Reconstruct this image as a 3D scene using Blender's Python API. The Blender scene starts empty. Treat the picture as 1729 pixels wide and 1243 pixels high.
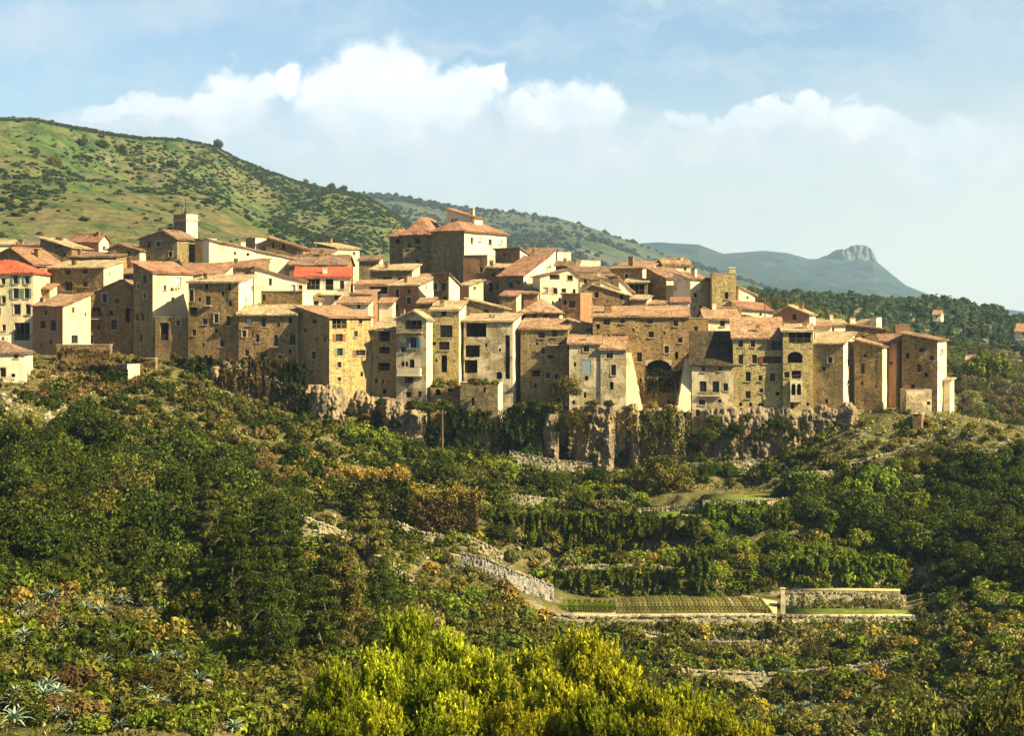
import bpy, math, random
import numpy as np
from mathutils import Vector, noise as mnoise

# ------------------------------------------------------------------ camera, sky, sun
F = 3226.0; CX = 864.5; YH = 540.0       # focal length and level line of the view, in photograph pixels
sc = bpy.context.scene
COL = sc.collection
R = math.radians
cam_d = bpy.data.cameras.new('camera'); cam = bpy.data.objects.new('camera', cam_d); COL.objects.link(cam)
cam.location = (0, 0, 0); cam.rotation_euler = (R(90), 0, 0)
cam_d.sensor_width = 36; cam_d.lens = 36*F/1729; cam_d.shift_y = (YH-621.5)/1729
cam_d.clip_start = 1; cam_d.clip_end = 60000
sc.camera = cam

SUN_EL = 36; SUN_AZ = 26                 # azimuth measured from the right (+x) towards the camera
sx = math.cos(R(SUN_AZ))*math.cos(R(SUN_EL)); sy = -math.sin(R(SUN_AZ))*math.cos(R(SUN_EL)); sz = math.sin(R(SUN_EL))
sd = bpy.data.lights.new('sun', 'SUN'); sd.energy = 5.0; sd.angle = R(0.55); sd.color = (1.0, 0.85, 0.54)
so = bpy.data.objects.new('sun', sd); COL.objects.link(so)
so.rotation_euler = Vector((sx, sy, sz)).to_track_quat('Z', 'Y').to_euler()
so.location = (300, -100, 400)
SKY_STRENGTH = 0.051
EXPOSURE = 1.55
sc.view_settings.view_transform = 'Standard'; sc.view_settings.look = 'None'
sc.view_settings.gamma = 1.0; sc.view_settings.exposure = EXPOSURE
sc.view_settings.use_curve_mapping = False

class N:                                  # small helper to write node trees
    def __init__(s, nt): s.nt = nt
    def new(s, t, **kw):
        n = s.nt.nodes.new(t)
        for k, v in kw.items(): setattr(n, k, v)
        return n
    def link(s, a, b): s.nt.links.new(a, b)
    def math(s, op, a, b=None, clamp=False):
        n = s.new('ShaderNodeMath', operation=op); n.use_clamp = clamp
        for i, v in enumerate((a, b)):
            if v is None: continue
            if isinstance(v, (int, float)): n.inputs[i].default_value = v
            else: s.link(v, n.inputs[i])
        return n.outputs[0]
    def vmath(s, op, a, b=None):
        n = s.new('ShaderNodeVectorMath', operation=op)
        for i, v in enumerate((a, b)):
            if v is None: continue
            if isinstance(v, tuple): n.inputs[i].default_value = v
            else: s.link(v, n.inputs[i])
        return n.outputs['Value'] if op in ('LENGTH', 'DOT_PRODUCT') else n.outputs[0]
    def mix(s, f, a, b, blend='MIX'):
        n = s.new('ShaderNodeMix', data_type='RGBA', blend_type=blend)
        for sock, v in ((n.inputs[0], f), (n.inputs[6], a), (n.inputs[7], b)):
            if isinstance(v, (int, float)): sock.default_value = v
            elif isinstance(v, tuple): sock.default_value = (*v[:3], 1)
            else: s.link(v, sock)
        return n.outputs[2]
    def maprange(s, v, a, b, c=0.0, d=1.0, smooth=False):
        n = s.new('ShaderNodeMapRange'); n.interpolation_type = 'SMOOTHSTEP' if smooth else 'LINEAR'
        s.link(v, n.inputs[0])
        for i, x in zip((1, 2, 3, 4), (a, b, c, d)): n.inputs[i].default_value = x
        return n.outputs[0]
    def noise(s, vec, scale, detail=4, rough=0.55, dist=0.0):
        n = s.new('ShaderNodeTexNoise'); s.link(vec, n.inputs['Vector'])
        n.inputs['Scale'].default_value = scale; n.inputs['Detail'].default_value = detail
        n.inputs['Roughness'].default_value = rough; n.inputs['Distortion'].default_value = dist
        return n.outputs[0]

# world: physical sky with a bank of cumulus in front of it
world = bpy.data.worlds.new('World'); sc.world = world; world.use_nodes = True
nt = world.node_tree; nt.nodes.clear(); W = N(nt)
sky = W.new('ShaderNodeTexSky'); sky.sky_type = 'NISHITA'; sky.sun_disc = False
sky.sun_elevation = R(SUN_EL); sky.sun_rotation = math.atan2(sx, sy); sky.air_density = 1.0; sky.dust_density = 0.5; sky.ozone_density = 3.0
tc = W.new('ShaderNodeTexCoord')
sep = W.new('ShaderNodeSeparateXYZ'); W.link(tc.outputs['Generated'], sep.inputs[0])
ay = W.math('MAXIMUM', W.math('ABSOLUTE', sep.outputs[1]), 0.15)
uu = W.math('DIVIDE', sep.outputs[0], ay); vv = W.math('DIVIDE', sep.outputs[2], ay)
cmb = W.new('ShaderNodeCombineXYZ'); W.link(uu, cmb.inputs[0]); W.link(vv, cmb.inputs[1])
P0 = cmb.outputs[0]
def wn(scale, detail):
    n = W.new('ShaderNodeTexNoise'); W.link(P0, n.inputs['Vector']); n.inputs['Scale'].default_value = scale
    n.inputs['Detail'].default_value = detail; n.inputs['Roughness'].default_value = 0.6
    return n.outputs['Color']
def warp(vec, col, amp):
    v = W.vmath('SUBTRACT', col, (0.5, 0.5, 0.5)); v = W.vmath('MULTIPLY', v, (amp, amp, 0)); return W.vmath('ADD', vec, v)
P1 = warp(warp(P0, wn(20, 3), 0.032), wn(60, 8), 0.026)
def blobs(lst, e0, e1):
    out = None
    for (px, py, rx, ry) in lst:
        c = ((px-CX)/F, (YH-py)/F, 0)
        v = W.vmath('MULTIPLY', W.vmath('SUBTRACT', P1, c), (F/rx, F/ry, 0))
        m = W.maprange(W.vmath('LENGTH', v), e0, e1, 1, 0, True)
        out = m if out is None else W.math('MAXIMUM', out, m)
    return out
# heads of the cumulus (sharp tops), the pale bank they rise from, and thin high veils
crisp = blobs([(625, 125, 95, 72), (690, 140, 70, 62), (560, 150, 62, 52), (640, 190, 120, 70), (400, 160, 66, 52), (440, 140, 34, 30), (490, 132, 30, 32), (350, 180, 80, 34),
               (270, 176, 56, 30), (200, 188, 66, 20), (790, 158, 66, 50), (830, 140, 30, 34), (740, 175, 80, 60), (955, 175, 74, 46), (1030, 172, 34, 44), (900, 195, 60, 36), (1225, 205, 44, 20), (1290, 200, 66, 28),
               (1370, 195, 46, 28), (1480, 210, 90, 34), (1580, 225, 100, 40), (1160, 190, 40, 16)], 0.62, 1.14)
bank = blobs([(500, 225, 360, 75), (700, 235, 300, 105), (950, 240, 260, 85), (1200, 235, 240, 52), (1430, 240, 250, 62), (1620, 260, 170, 80), (180, 205, 170, 26), (330, 200, 200, 40)], 0.30, 1.12)
veil = blobs([(860, 330, 900, 110), (1660, 60, 170, 100), (1780, 220, 150, 300), (1500, 130, 110, 26), (60, 40, 180, 70), (300, 20, 200, 50), (1300, 330, 500, 120)], 0.2, 1.25)
nz = W.noise(P0, 26, 7, 0.62)
bank = W.math('MULTIPLY', bank, W.maprange(nz, 0.30, 0.62, 0.45, 1.0))
veil = W.math('MULTIPLY', veil, W.maprange(nz, 0.30, 0.70, 0.25, 0.85))
strk = W.math('MULTIPLY', W.maprange(W.noise(W.vmath('MULTIPLY', P1, (1.0, 3.6, 1.0)), 9, 6, 0.6), 0.46, 0.68, 0, 0.75), W.maprange(vv, 0.04, 0.09, 0, 1))
veil = W.math('MAXIMUM', veil, strk)
fade = W.maprange(W.math('ADD', vv, W.math('MULTIPLY', nz, 0.03)), 0.095, 0.145, 0.0, 1.0, True)
crisp = W.math('MULTIPLY', crisp, fade)
puff = W.maprange(W.noise(P1, 55, 6, 0.6), 0.30, 0.66, 0.0, 1.0)
front = W.math('GREATER_THAN', sep.outputs[1], 0.0)
hor = W.math('MULTIPLY', W.maprange(W.math('SUBTRACT', vv, W.math('MULTIPLY', uu, 0.12)), 0.0, 0.13, 0.95, 0.0, True), front)
bank = W.math('MULTIPLY', bank, front); veil = W.math('MULTIPLY', veil, front); crisp = W.math('MULTIPLY', crisp, front)
bgs = W.new('ShaderNodeBackground'); W.link(sky.outputs[0], bgs.inputs[0]); bgs.inputs[1].default_value = SKY_STRENGTH
def bg(col, st):
    b = W.new('ShaderNodeBackground'); b.inputs[1].default_value = st
    if isinstance(col, tuple): b.inputs[0].default_value = (*col, 1)
    else: W.link(col, b.inputs[0])
    return b.outputs[0]
bgv = bg((0.86, 0.94, 1.0), 0.32); bgb = bg(W.mix(puff, (0.74, 0.86, 0.99), (1.0, 1.0, 0.99)), 0.345)
bgc = bg(W.mix(puff, (0.86, 0.91, 0.98), (1.0, 1.0, 1.0)), 0.41); bgh = bg((1.0, 0.98, 0.84), 0.37)
def wmix(f, a, b):
    m = W.new('ShaderNodeMixShader'); W.link(f, m.inputs[0]); W.link(a, m.inputs[1]); W.link(b, m.inputs[2]); return m.outputs[0]
sh = wmix(hor, bgs.outputs[0], bgh)
sh = wmix(W.math('MULTIPLY', veil, 0.85), sh, bgv)
sh = wmix(W.math('MULTIPLY', bank, 0.85), sh, bgb)
sh = wmix(crisp, sh, bgc)
wo = W.new('ShaderNodeOutputWorld'); W.link(sh, wo.inputs[0])

# ------------------------------------------------------------------ helpers
rng = np.random.default_rng(11)
def U(px): return (px-CX)/F
def at(px, py, Y): return Vector((U(px)*Y, Y, (YH-py)*Y/F))
def link(o, parent=None):
    COL.objects.link(o)
    if parent is not None: o.parent = parent
    return o
def tag(o, label=None, cat=None, group=None, kind=None):
    if label: o['label'] = label
    if cat: o['category'] = cat
    if group: o['group'] = group
    if kind: o['kind'] = kind
    return o
def empty(name, loc, rz=0.0):
    o = bpy.data.objects.new(name, None); o.location = loc; o.rotation_euler = (0, 0, rz); o.empty_display_size = 0.5
    return link(o)
def mesh_np(name, V, Fc, mats, parent=None, tint=None, smooth=False, mi=None):
    """V (n,3), Fc (m,k) all faces of k corners"""
    V = np.asarray(V, dtype=np.float32); Fc = np.asarray(Fc, dtype=np.int32)
    me = bpy.data.meshes.new(name); m, k = Fc.shape
    me.vertices.add(len(V)); me.vertices.foreach_set('co', V.ravel())
    me.loops.add(m*k); me.loops.foreach_set('vertex_index', Fc.ravel())
    me.polygons.add(m); me.polygons.foreach_set('loop_start', np.arange(0, m*k, k, dtype=np.int32))
    me.polygons.foreach_set('loop_total', np.full(m, k, dtype=np.int32))
    me.update(calc_edges=True)
    if tint is not None:
        a = me.attributes.new('tint', 'FLOAT', 'FACE'); a.data.foreach_set('value', np.asarray(tint, dtype=np.float32))
    for mt in (mats if isinstance(mats, (list, tuple)) else [mats]): me.materials.append(mt)
    if mi is not None: me.polygons.foreach_set('material_index', np.asarray(mi, dtype=np.int32))
    if smooth: me.polygons.foreach_set('use_smooth', np.ones(m, dtype=bool))
    o = bpy.data.objects.new(name, me)
    return link(o, parent)
class MB:
    """collects quads and boxes, builds one mesh object"""
    def __init__(s): s.v = []; s.f = []; s.m = []
    def quad(s, a, b, c, d, m=0):
        n = len(s.v); s.v += [tuple(a), tuple(b), tuple(c), tuple(d)]; s.f.append((n, n+1, n+2, n+3)); s.m.append(m)
    def box(s, x0, x1, y0, y1, z0, z1, m=0):
        n = len(s.v)
        s.v += [(x0, y0, z0), (x1, y0, z0), (x1, y1, z0), (x0, y1, z0), (x0, y0, z1), (x1, y0, z1), (x1, y1, z1), (x0, y1, z1)]
        for q in ((0, 3, 2, 1), (4, 5, 6, 7), (0, 1, 5, 4), (1, 2, 6, 5), (2, 3, 7, 6), (3, 0, 4, 7)):
            s.f.append(tuple(n+i for i in q)); s.m.append(m)
    def hexa(s, pts, m=0):                # 8 corners: bottom 4 then top 4
        n = len(s.v); s.v += [tuple(p) for p in pts]
        for q in ((0, 3, 2, 1), (4, 5, 6, 7), (0, 1, 5, 4), (1, 2, 6, 5), (2, 3, 7, 6), (3, 0, 4, 7)):
            s.f.append(tuple(n+i for i in q)); s.m.append(m)
    def tube(s, a, b, r0, r1=None, n=6, m=0):
        r1 = r0 if r1 is None else r1
        a = Vector(a); b = Vector(b); d = (b-a).normalized()
        p = d.orthogonal().normalized(); q = d.cross(p); k = len(s.v)
        for c, r in ((a, r0), (b, r1)):
            for i in range(n):
                t = 2*math.pi*i/n; s.v.append(tuple(c+(p*math.cos(t)+q*math.sin(t))*r))
        for i in range(n):
            j = (i+1) % n; s.f.append((k+i, k+j, k+n+j, k+n+i)); s.m.append(m)
        s.f.append(tuple(k+i for i in reversed(range(n)))); s.m.append(m)
        s.f.append(tuple(k+n+i for i in range(n))); s.m.append(m)
    def build(s, name, mats, parent=None):
        me = bpy.data.meshes.new(name); me.from_pydata(s.v, [], s.f)
        for mt in (mats if isinstance(mats, (list, tuple)) else [mats]): me.materials.append(mt)
        me.polygons.foreach_set('material_index', s.m)
        o = bpy.data.objects.new(name, me); return link(o, parent)

# vectorised value noise for terrain
_pm = np.random.default_rng(5).random((256, 256)).astype(np.float64)
def vnoise(x, y):
    x = np.asarray(x, float); y = np.asarray(y, float)
    xi = np.floor(x).astype(int); yi = np.floor(y).astype(int); fx = x-xi; fy = y-yi
    fx = fx*fx*(3-2*fx); fy = fy*fy*(3-2*fy)
    a = _pm[xi & 255, yi & 255]; b = _pm[(xi+1) & 255, yi & 255]; c = _pm[xi & 255, (yi+1) & 255]; d = _pm[(xi+1) & 255, (yi+1) & 255]
    return (a*(1-fx)+b*fx)*(1-fy)+(c*(1-fx)+d*fx)*fy-0.5
def fbm(x, y, o=4, g=0.5):
    r = 0; a = 1.0
    for i in range(o): r = r+a*vnoise(x*2**i+17*i, y*2**i+31*i); a *= g
    return r

# ------------------------------------------------------------------ materials
def newmat(name):
    m = bpy.data.materials.new(name); m.use_nodes = True; m.node_tree.nodes.clear(); return m, N(m.node_tree)
def finish(n, color, rough=0.9, bump=None, bstr=0.4, bdist=0.05, spec=0.15):
    p = n.new('ShaderNodeBsdfPrincipled')
    if isinstance(color, tuple): p.inputs['Base Color'].default_value = (*color, 1)
    else: n.link(color, p.inputs['Base Color'])
    p.inputs['Roughness'].default_value = rough; p.inputs['Specular IOR Level'].default_value = spec
    if bump is not None:
        b = n.new('ShaderNodeBump'); b.inputs['Strength'].default_value = bstr; b.inputs['Distance'].default_value = bdist
        n.link(bump, b.inputs['Height']); n.link(b.outputs[0], p.inputs['Normal'])
    o = n.new('ShaderNodeOutputMaterial'); n.link(p.outputs[0], o.inputs[0]); return p
def objco(n):
    t = n.new('ShaderNodeTexCoord'); return t.outputs['Object']
def rnd(n):
    return n.new('ShaderNodeObjectInfo').outputs['Random']
def wall_mat(name, c1, c2, dark, stone=1.0, plaster=0.0, pc=(0.6, 0.52, 0.36)):
    m, n = newmat(name); co = objco(n); r = rnd(n)
    off = n.new('ShaderNodeCombineXYZ'); n.link(n.math('MULTIPLY', r, 60), off.inputs[0]); n.link(n.math('MULTIPLY', r, 23), off.inputs[2])
    co2 = n.vmath('ADD', co, off.outputs[0])
    cs = n.vmath('MULTIPLY', co2, (2.3, 2.3, 4.2))
    v = n.new('ShaderNodeTexVoronoi'); n.link(cs, v.inputs['Vector']); v.inputs['Scale'].default_value = 1.0; v.inputs['Randomness'].default_value = 0.9
    e = n.new('ShaderNodeTexVoronoi', feature='DISTANCE_TO_EDGE'); n.link(cs, e.inputs['Vector']); e.inputs['Scale'].default_value = 1.0; e.inputs['Randomness'].default_value = 0.9
    sepc = n.new('ShaderNodeSeparateColor'); n.link(v.outputs['Color'], sepc.inputs[0])
    col = n.mix(sepc.outputs[0], c1, c2)
    col = n.mix(n.math('MULTIPLY', n.maprange(sepc.outputs[1], 0.72, 0.95, 0, 1), 0.8*stone), col, dark)
    mort = n.maprange(e.outputs['Distance'], 0.0, 0.09, 1, 0)
    col = n.mix(n.math('MULTIPLY', mort, 0.55*stone), col, dark)
    big = n.noise(co2, 0.33, 5, 0.6)
    col = n.mix(n.maprange(big, 0.38, 0.72, 0, 0.75), col, tuple(0.55*a+0.45*b for a, b in zip(c1, dark)))
    cstr = n.vmath('MULTIPLY', co2, (1.6, 1.6, 0.16))
    streak = n.noise(cstr, 1.0, 4, 0.6)
    col = n.mix(n.maprange(streak, 0.5, 0.72, 0, 0.6), col, dark)
    fine = n.noise(n.vmath('MULTIPLY', co2, (1, 1, 2.2)), 3.0, 3, 0.7)
    col = n.mix(n.maprange(fine, 0.35, 0.65, 0.55, 0.0), col, dark)
    if plaster > 0:
        pm = n.maprange(n.noise(co2, 0.42, 4, 0.55), 0.5-0.3*plaster+0.02, 0.5-0.3*plaster+0.09, 0, 1)
        col = n.mix(n.math('MULTIPLY', pm, 0.92), col, n.mix(n.maprange(streak, 0.45, 0.7, 0, 0.55), pc, c1))
    bmp = n.math('ADD', n.math('MULTIPLY', n.math('MINIMUM', e.outputs['Distance'], 0.16), 3.5*stone), n.math('MULTIPLY', fine, 0.9))
    finish(n, col, 0.95, bmp, 0.7, 0.10, 0.05)
    return m
def roof_mat(name, c1, c2, c3):
    m, n = newmat(name); co = objco(n); r = rnd(n)
    off = n.new('ShaderNodeCombineXYZ'); n.link(n.math('MULTIPLY', r, 40), off.inputs[1])
    co2 = n.vmath('ADD', co, off.outputs[0])
    v = n.new('ShaderNodeTexVoronoi'); n.link(co2, v.inputs['Vector']); v.inputs['Scale'].default_value = 3.4
    s = n.new('ShaderNodeSeparateColor'); n.link(v.outputs['Color'], s.inputs[0])
    c1 = tuple(0.70*q for q in c1); c2 = tuple(0.68*q for q in c2); c3 = tuple(0.55*q for q in c3)
    col = n.mix(s.outputs[0], c1, c2)
    col = n.mix(n.maprange(s.outputs[2], 0.6, 0.9), col, c3)
    col = n.mix(n.maprange(n.noise(co2, 2.2, 3, 0.7), 0.52, 0.66, 0, 0.7), col, c3)
    col = n.mix(n.maprange(n.noise(co2, 0.8, 5, 0.65), 0.42, 0.62, 0, 0.75), col, c3)
    col = n.mix(n.maprange(n.noise(co2, 0.35, 3), 0.5, 0.7, 0, 0.6), col, c2)
    finish(n, col, 0.95, n.noise(co2, 9, 2), 0.5, 0.05, 0.05); return m
def plain_mat(name, c, rough=0.8, var=0.25, spec=0.2, scale=6):
    m, n = newmat(name); co = objco(n)
    col = n.mix(n.maprange(n.noise(co, scale, 4), 0.35, 0.65, 0, 1), tuple(x*(1-var) for x in c), tuple(min(1, x*(1+var)) for x in c))
    finish(n, col, rough, n.noise(co, scale*3, 3), 0.2, 0.02, spec); return m
def leaf_mat(name, dark, mid, lite, trans=0.25, hue=0.0):
    m, n = newmat(name)
    a = n.new('ShaderNodeAttribute', attribute_name='tint'); r = rnd(n)
    t = a.outputs['Fac']
    col = n.mix(n.maprange(t, 0.0, 0.55), dark, mid); col = n.mix(n.maprange(t, 0.55, 1.0), col, lite)
    h = n.new('ShaderNodeHueSaturation'); n.link(col, h.inputs['Color'])
    n.link(n.maprange(r, 0, 1, 0.482, 0.524), h.inputs['Hue']); n.link(n.maprange(n.math('FRACT', n.math('MULTIPLY', r, 7.31)), 0, 1, 0.62, 1.35), h.inputs['Value'])
    d = n.new('ShaderNodeBsdfDiffuse'); n.link(h.outputs[0], d.inputs[0])
    tr = n.new('ShaderNodeBsdfTranslucent'); n.link(h.outputs[0], tr.inputs[0])
    mx = n.new('ShaderNodeMixShader'); mx.inputs[0].default_value = trans; n.link(d.outputs[0], mx.inputs[1]); n.link(tr.outputs[0], mx.inputs[2])
    o = n.new('ShaderNodeOutputMaterial'); n.link(mx.outputs[0], o.inputs[0]); return m

WM = dict(
    brown=wall_mat('brown_stone', (0.33, 0.215, 0.088), (0.46, 0.31, 0.130), (0.085, 0.052, 0.022)),
    grey=wall_mat('grey_stone', (0.29, 0.222, 0.102), (0.40, 0.31, 0.148), (0.080, 0.058, 0.027)),
    gold=wall_mat('golden_rubble', (0.50, 0.385, 0.150), (0.64, 0.50, 0.21), (0.15, 0.105, 0.042)),
    ochre=wall_mat('ochre_stone', (0.40, 0.27, 0.105), (0.52, 0.365, 0.15), (0.15, 0.10, 0.04)),
    pale=wall_mat('pale_plaster_and_lit_flank', (0.48, 0.38, 0.20), (0.58, 0.47, 0.26), (0.26, 0.19, 0.10), 0.45, 0.55, (0.62, 0.51, 0.29)),
    cream=wall_mat('cream_plaster_over_stone', (0.50, 0.40, 0.24), (0.62, 0.52, 0.33), (0.24, 0.17, 0.10), 0.7, 0.45, (0.68, 0.58, 0.38)),
    pink=wall_mat('reddish_plaster', (0.40, 0.20, 0.095), (0.48, 0.265, 0.13), (0.17, 0.09, 0.045), 0.5),
    white=wall_mat('white_plaster_and_lit_flank', (0.56, 0.47, 0.28), (0.66, 0.56, 0.34), (0.34, 0.26, 0.14), 0.4, 0.5, (0.70, 0.60, 0.37)),
    patch=wall_mat('patched_plaster', (0.40, 0.31, 0.165), (0.50, 0.40, 0.22), (0.15, 0.115, 0.06), 0.9, 0.10, (0.52, 0.43, 0.26)))
RM = dict(
    red=roof_mat('red_roof_tiles', (0.42, 0.19, 0.105), (0.52, 0.29, 0.16), (0.24, 0.13, 0.075)),
    orange=roof_mat('orange_roof_tiles', (0.50, 0.27, 0.14), (0.62, 0.41, 0.21), (0.29, 0.16, 0.09)),
    pale=roof_mat('pale_roof_tiles', (0.60, 0.42, 0.22), (0.70, 0.54, 0.30), (0.36, 0.25, 0.13)),
    brown=roof_mat('brown_roof_tiles', (0.34, 0.20, 0.12), (0.46, 0.29, 0.17), (0.17, 0.11, 0.07)),
    dark=roof_mat('mossy_dark_roof_tiles', (0.085, 0.062, 0.036), (0.13, 0.092, 0.05), (0.045, 0.035, 0.02)),
    bright=roof_mat('bright_red_roof_tiles', (0.62, 0.12, 0.055), (0.70, 0.20, 0.09), (0.42, 0.09, 0.05)))
M_inner = plain_mat('painted_room_shade', (0.012, 0.011, 0.010), 0.9)
M_glass = bpy.data.materials.new('window_glass'); M_glass.use_nodes = True
_p = M_glass.node_tree.nodes['Principled BSDF']; _p.inputs['Base Color'].default_value = (0.014, 0.016, 0.018, 1); _p.inputs['Roughness'].default_value = 0.35; _p.inputs['Specular IOR Level'].default_value = 0.25
SH = dict(brown=plain_mat('brown_shutter_paint', (0.22, 0.085, 0.04)), blue=plain_mat('blue_grey_shutter_paint', (0.22, 0.27, 0.27)),
          green=plain_mat('green_shutter_paint', (0.13, 0.19, 0.12)), red=plain_mat('red_cloth', (0.42, 0.03, 0.02)), rust=plain_mat('rust_red_paint', (0.20, 0.045, 0.028)), pale=plain_mat('pale_curtain', (0.62, 0.56, 0.46)),
          teal=plain_mat('teal_paint', (0.06, 0.13, 0.14)))
M_wood = plain_mat('old_wood', (0.13, 0.085, 0.05)); M_sill = plain_mat('stone_sill', (0.38, 0.30, 0.19)); M_surr = plain_mat('worn_stone_surround', (0.40, 0.31, 0.18), 0.95, 0.35); M_iron = plain_mat('iron', (0.03, 0.025, 0.022), 0.6)
M_cloth = plain_mat('white_cloth', (0.80, 0.80, 0.80))
# ------------------------------------------------------------------ terrain
GC = [-900, -300, 0, 250, 500, 750, 1000, 1250, 1500, 1729, 2100, 2700]
GT = {                                   # depth -> ground height under each column
 20:  [-14]*12,
 60:  [-20, -20, -20, -20.5, -21, -21.5, -21.5, -21.5, -21, -20.5, -20, -20],
 90:  [-23, -23, -23.5, -24, -25, -26, -26, -26, -25.5, -25, -24, -24],
 120: [-24, -24, -24.3, -25, -27, -30, -31, -31, -30, -28.5, -27, -27],
 150: [-23, -23.5, -24.5, -25.5, -28, -33, -36.5, -37, -35, -32, -29, -29],
 190: [-18, -20, -22.5, -24, -27.5, -34, -39, -39.5, -38.5, -34.5, -30, -28],
 214: [-15, -16.5, -19.5, -22, -25.5, -32.5, -38.5, -39, -38.2, -32.5, -28, -27],
 226: [-14, -15, -18, -20.5, -24.5, -31, -37.9, -38, -37.8, -31, -27, -26],
 232: [-13, -14.5, -17, -19.5, -23.8, -30, -36, -36, -36, -30, -26, -25],
 247: [-12, -13, -14.5, -17.5, -22.3, -28.5, -35.8, -35.6, -35.4, -28.5, -25, -24],
 250: [-12, -13, -14.2, -17.2, -22, -27.5, -32, -32.5, -32.2, -28, -24.5, -24],
 262: [-11.5, -12, -12.9, -16, -20, -25.8, -31, -31, -29.5, -25, -22, -23],
 266: [-11.2, -12, -12.5, -15.5, -19.5, -25.2, -29.0, -26.5, -27.6, -24, -21, -22],
 285: [-8.5, -8.8, -9.2, -11.8, -17, -22.3, -24.6, -25, -18.4, -17.2, -18, -21],
 296: [-6, -6.2, -6.8, -8.2, -15.8, -20.8, -22.8, -21.5, -14.4, -16.4, -17.5, -20],
 306: [-5, -5, -5.2, -6.4, -12, -14, -16, -16.5, -13.6, -17.2, -19, -20],
 314: [-4, -5, -6, -6, -8, -9, -10, -11, -14.5, -19, -22, -24],
 340: [0, 0, -2, -2, 0, 1, 0, -4, -14, -26, -28, -30],
 380: [4, 4, 3, 4, 6, 8, 4, -3, -16, -31, -33, -34],
 450: [8, 8, 8, 9, 9, 6, -2, -8, -20, -34, -36, -36],
 600: [16, 16, 15, 10, 4, -4, -14, -22, -34, -40, -42, -42],
 760: [10, 10, 8, 4, -10, -20, -30, -40, -45, -50, -50, -50]}
GY = np.array(sorted(GT)); GZ = np.array([GT[y] for y in GY], float); GU = np.array([U(p) for p in GC])
def ground_base(x, Y):
    x = np.asarray(x, float); Y = np.asarray(Y, float); u = x/np.maximum(Y, 1)
    ui = np.clip(np.searchsorted(GU, u)-1, 0, len(GU)-2); yi = np.clip(np.searchsorted(GY, Y)-1, 0, len(GY)-2)
    fu = np.clip((u-GU[ui])/(GU[ui+1]-GU[ui]), 0, 1); fu = fu*fu*(3-2*fu)
    fy = np.clip((Y-GY[yi])/(GY[yi+1]-GY[yi]), 0, 1)
    return (GZ[yi, ui]*(1-fu)+GZ[yi, ui+1]*fu)*(1-fy)+(GZ[yi+1, ui]*(1-fu)+GZ[yi+1, ui+1]*fu)*fy
def flatmask(x, Y):                      # 1 where the ground is a levelled garden
    px = CX+F*np.asarray(x)/Y
    m = ((px > 800) & (px < 1560) & (Y > 229) & (Y < 250))
    return m.astype(float)
def gz(x, Y):
    n = fbm(np.asarray(x)/14.0, np.asarray(Y)/14.0, 5, 0.55)*3.0+fbm(np.asarray(x)/3.1+9, np.asarray(Y)/3.1, 3)*0.5
    z = ground_base(x, Y)
    k = 1-flatmask(x, Y)*0.97
    fade = np.clip((320-np.asarray(Y, float))/30, 0.25, 1)
    t = z+n*0.55*k*fade
    step = 1.7                            # old cultivation terraces
    q = np.floor(t/step)*step; fr = (t-q)/step; tt = q+step*np.clip((fr-0.62)/0.38, 0, 1)
    px = CX+F*np.asarray(x)/Y
    w = np.clip((px-380)/150, 0, 1)*np.clip((np.asarray(Y)-185)/15, 0, 1)*np.clip((296-np.asarray(Y))/6, 0, 1)*0.8*k
    return t*(1-w)+tt*w
def gzf(x, Y): return float(gz(np.array([x]), np.array([Y]))[0])
_gy = np.concatenate([np.linspace(20, 100, 50), np.linspace(101, 200, 120), np.linspace(200.5, 320, 290), np.linspace(322, 760, 90)])
_gu = np.linspace(U(-900), U(2700), 420)
def grid_mesh(name, X, Y, Z, mat, kind='structure', label=None, smooth=True):
    r, c = X.shape; V = np.stack([X, Y, Z], -1).reshape(-1, 3)
    i = np.arange(r*c).reshape(r, c); Fc = np.stack([i[:-1, :-1], i[:-1, 1:], i[1:, 1:], i[1:, :-1]], -1).reshape(-1, 4)
    o = mesh_np(name, V, Fc, mat, smooth=smooth)
    if kind: o['kind'] = kind
    return o
def land_mat(name, grass, dry, green, rock, s=1.0, rockamt=0.5, bump=0.6):
    m, n = newmat(name); co = objco(n); S = lambda k: k*s
    a = n.noise(co, S(0.09), 6, 0.62); b = n.noise(co, S(0.5), 5, 0.65); c = n.noise(co, S(2.1), 4, 0.7)
    col = n.mix(n.maprange(a, 0.4, 0.6), grass, dry)
    col = n.mix(n.maprange(b, 0.47, 0.6, 0, 0.9), col, green)
    col = n.mix(n.maprange(c, 0.48, 0.68, 0, 0.7), col, tuple(x*0.45 for x in green))
    rk = n.noise(n.vmath('ADD', co, (50., 20., 3.)), S(0.22), 6, 0.7)
    col = n.mix(n.maprange(rk, 0.62-0.15*rockamt, 0.70-0.1*rockamt, 0, 0.85), col, n.mix(c, rock, tuple(x*0.5 for x in rock)))
    finish(n, col, 1.0, n.math('ADD', b, n.math('MULTIPLY', c, 0.5)), bump, 0.4/s, 0.02); return m
M_ground = land_mat('dry_hillside_soil', (0.10, 0.095, 0.028), (0.17, 0.13, 0.05), (0.045, 0.05, 0.014), (0.34, 0.29, 0.19))
YY, UU = np.meshgrid(_gy, _gu, indexing='ij'); XX = UU*YY
grid_mesh('ground', XX, YY, gz(XX, YY), M_ground)
M_plain = land_mat('distant_plain_ground', (0.10, 0.11, 0.05), (0.14, 0.13, 0.07), (0.05, 0.07, 0.03), (0.2, 0.19, 0.15), 0.05)
pl = MB(); pl.quad((-8900, -1500, -62), (8900, -1500, -62), (8900, 8900, -62), (-8900, 8900, -62)); tag(pl.build('plain', M_plain), kind='structure')

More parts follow.
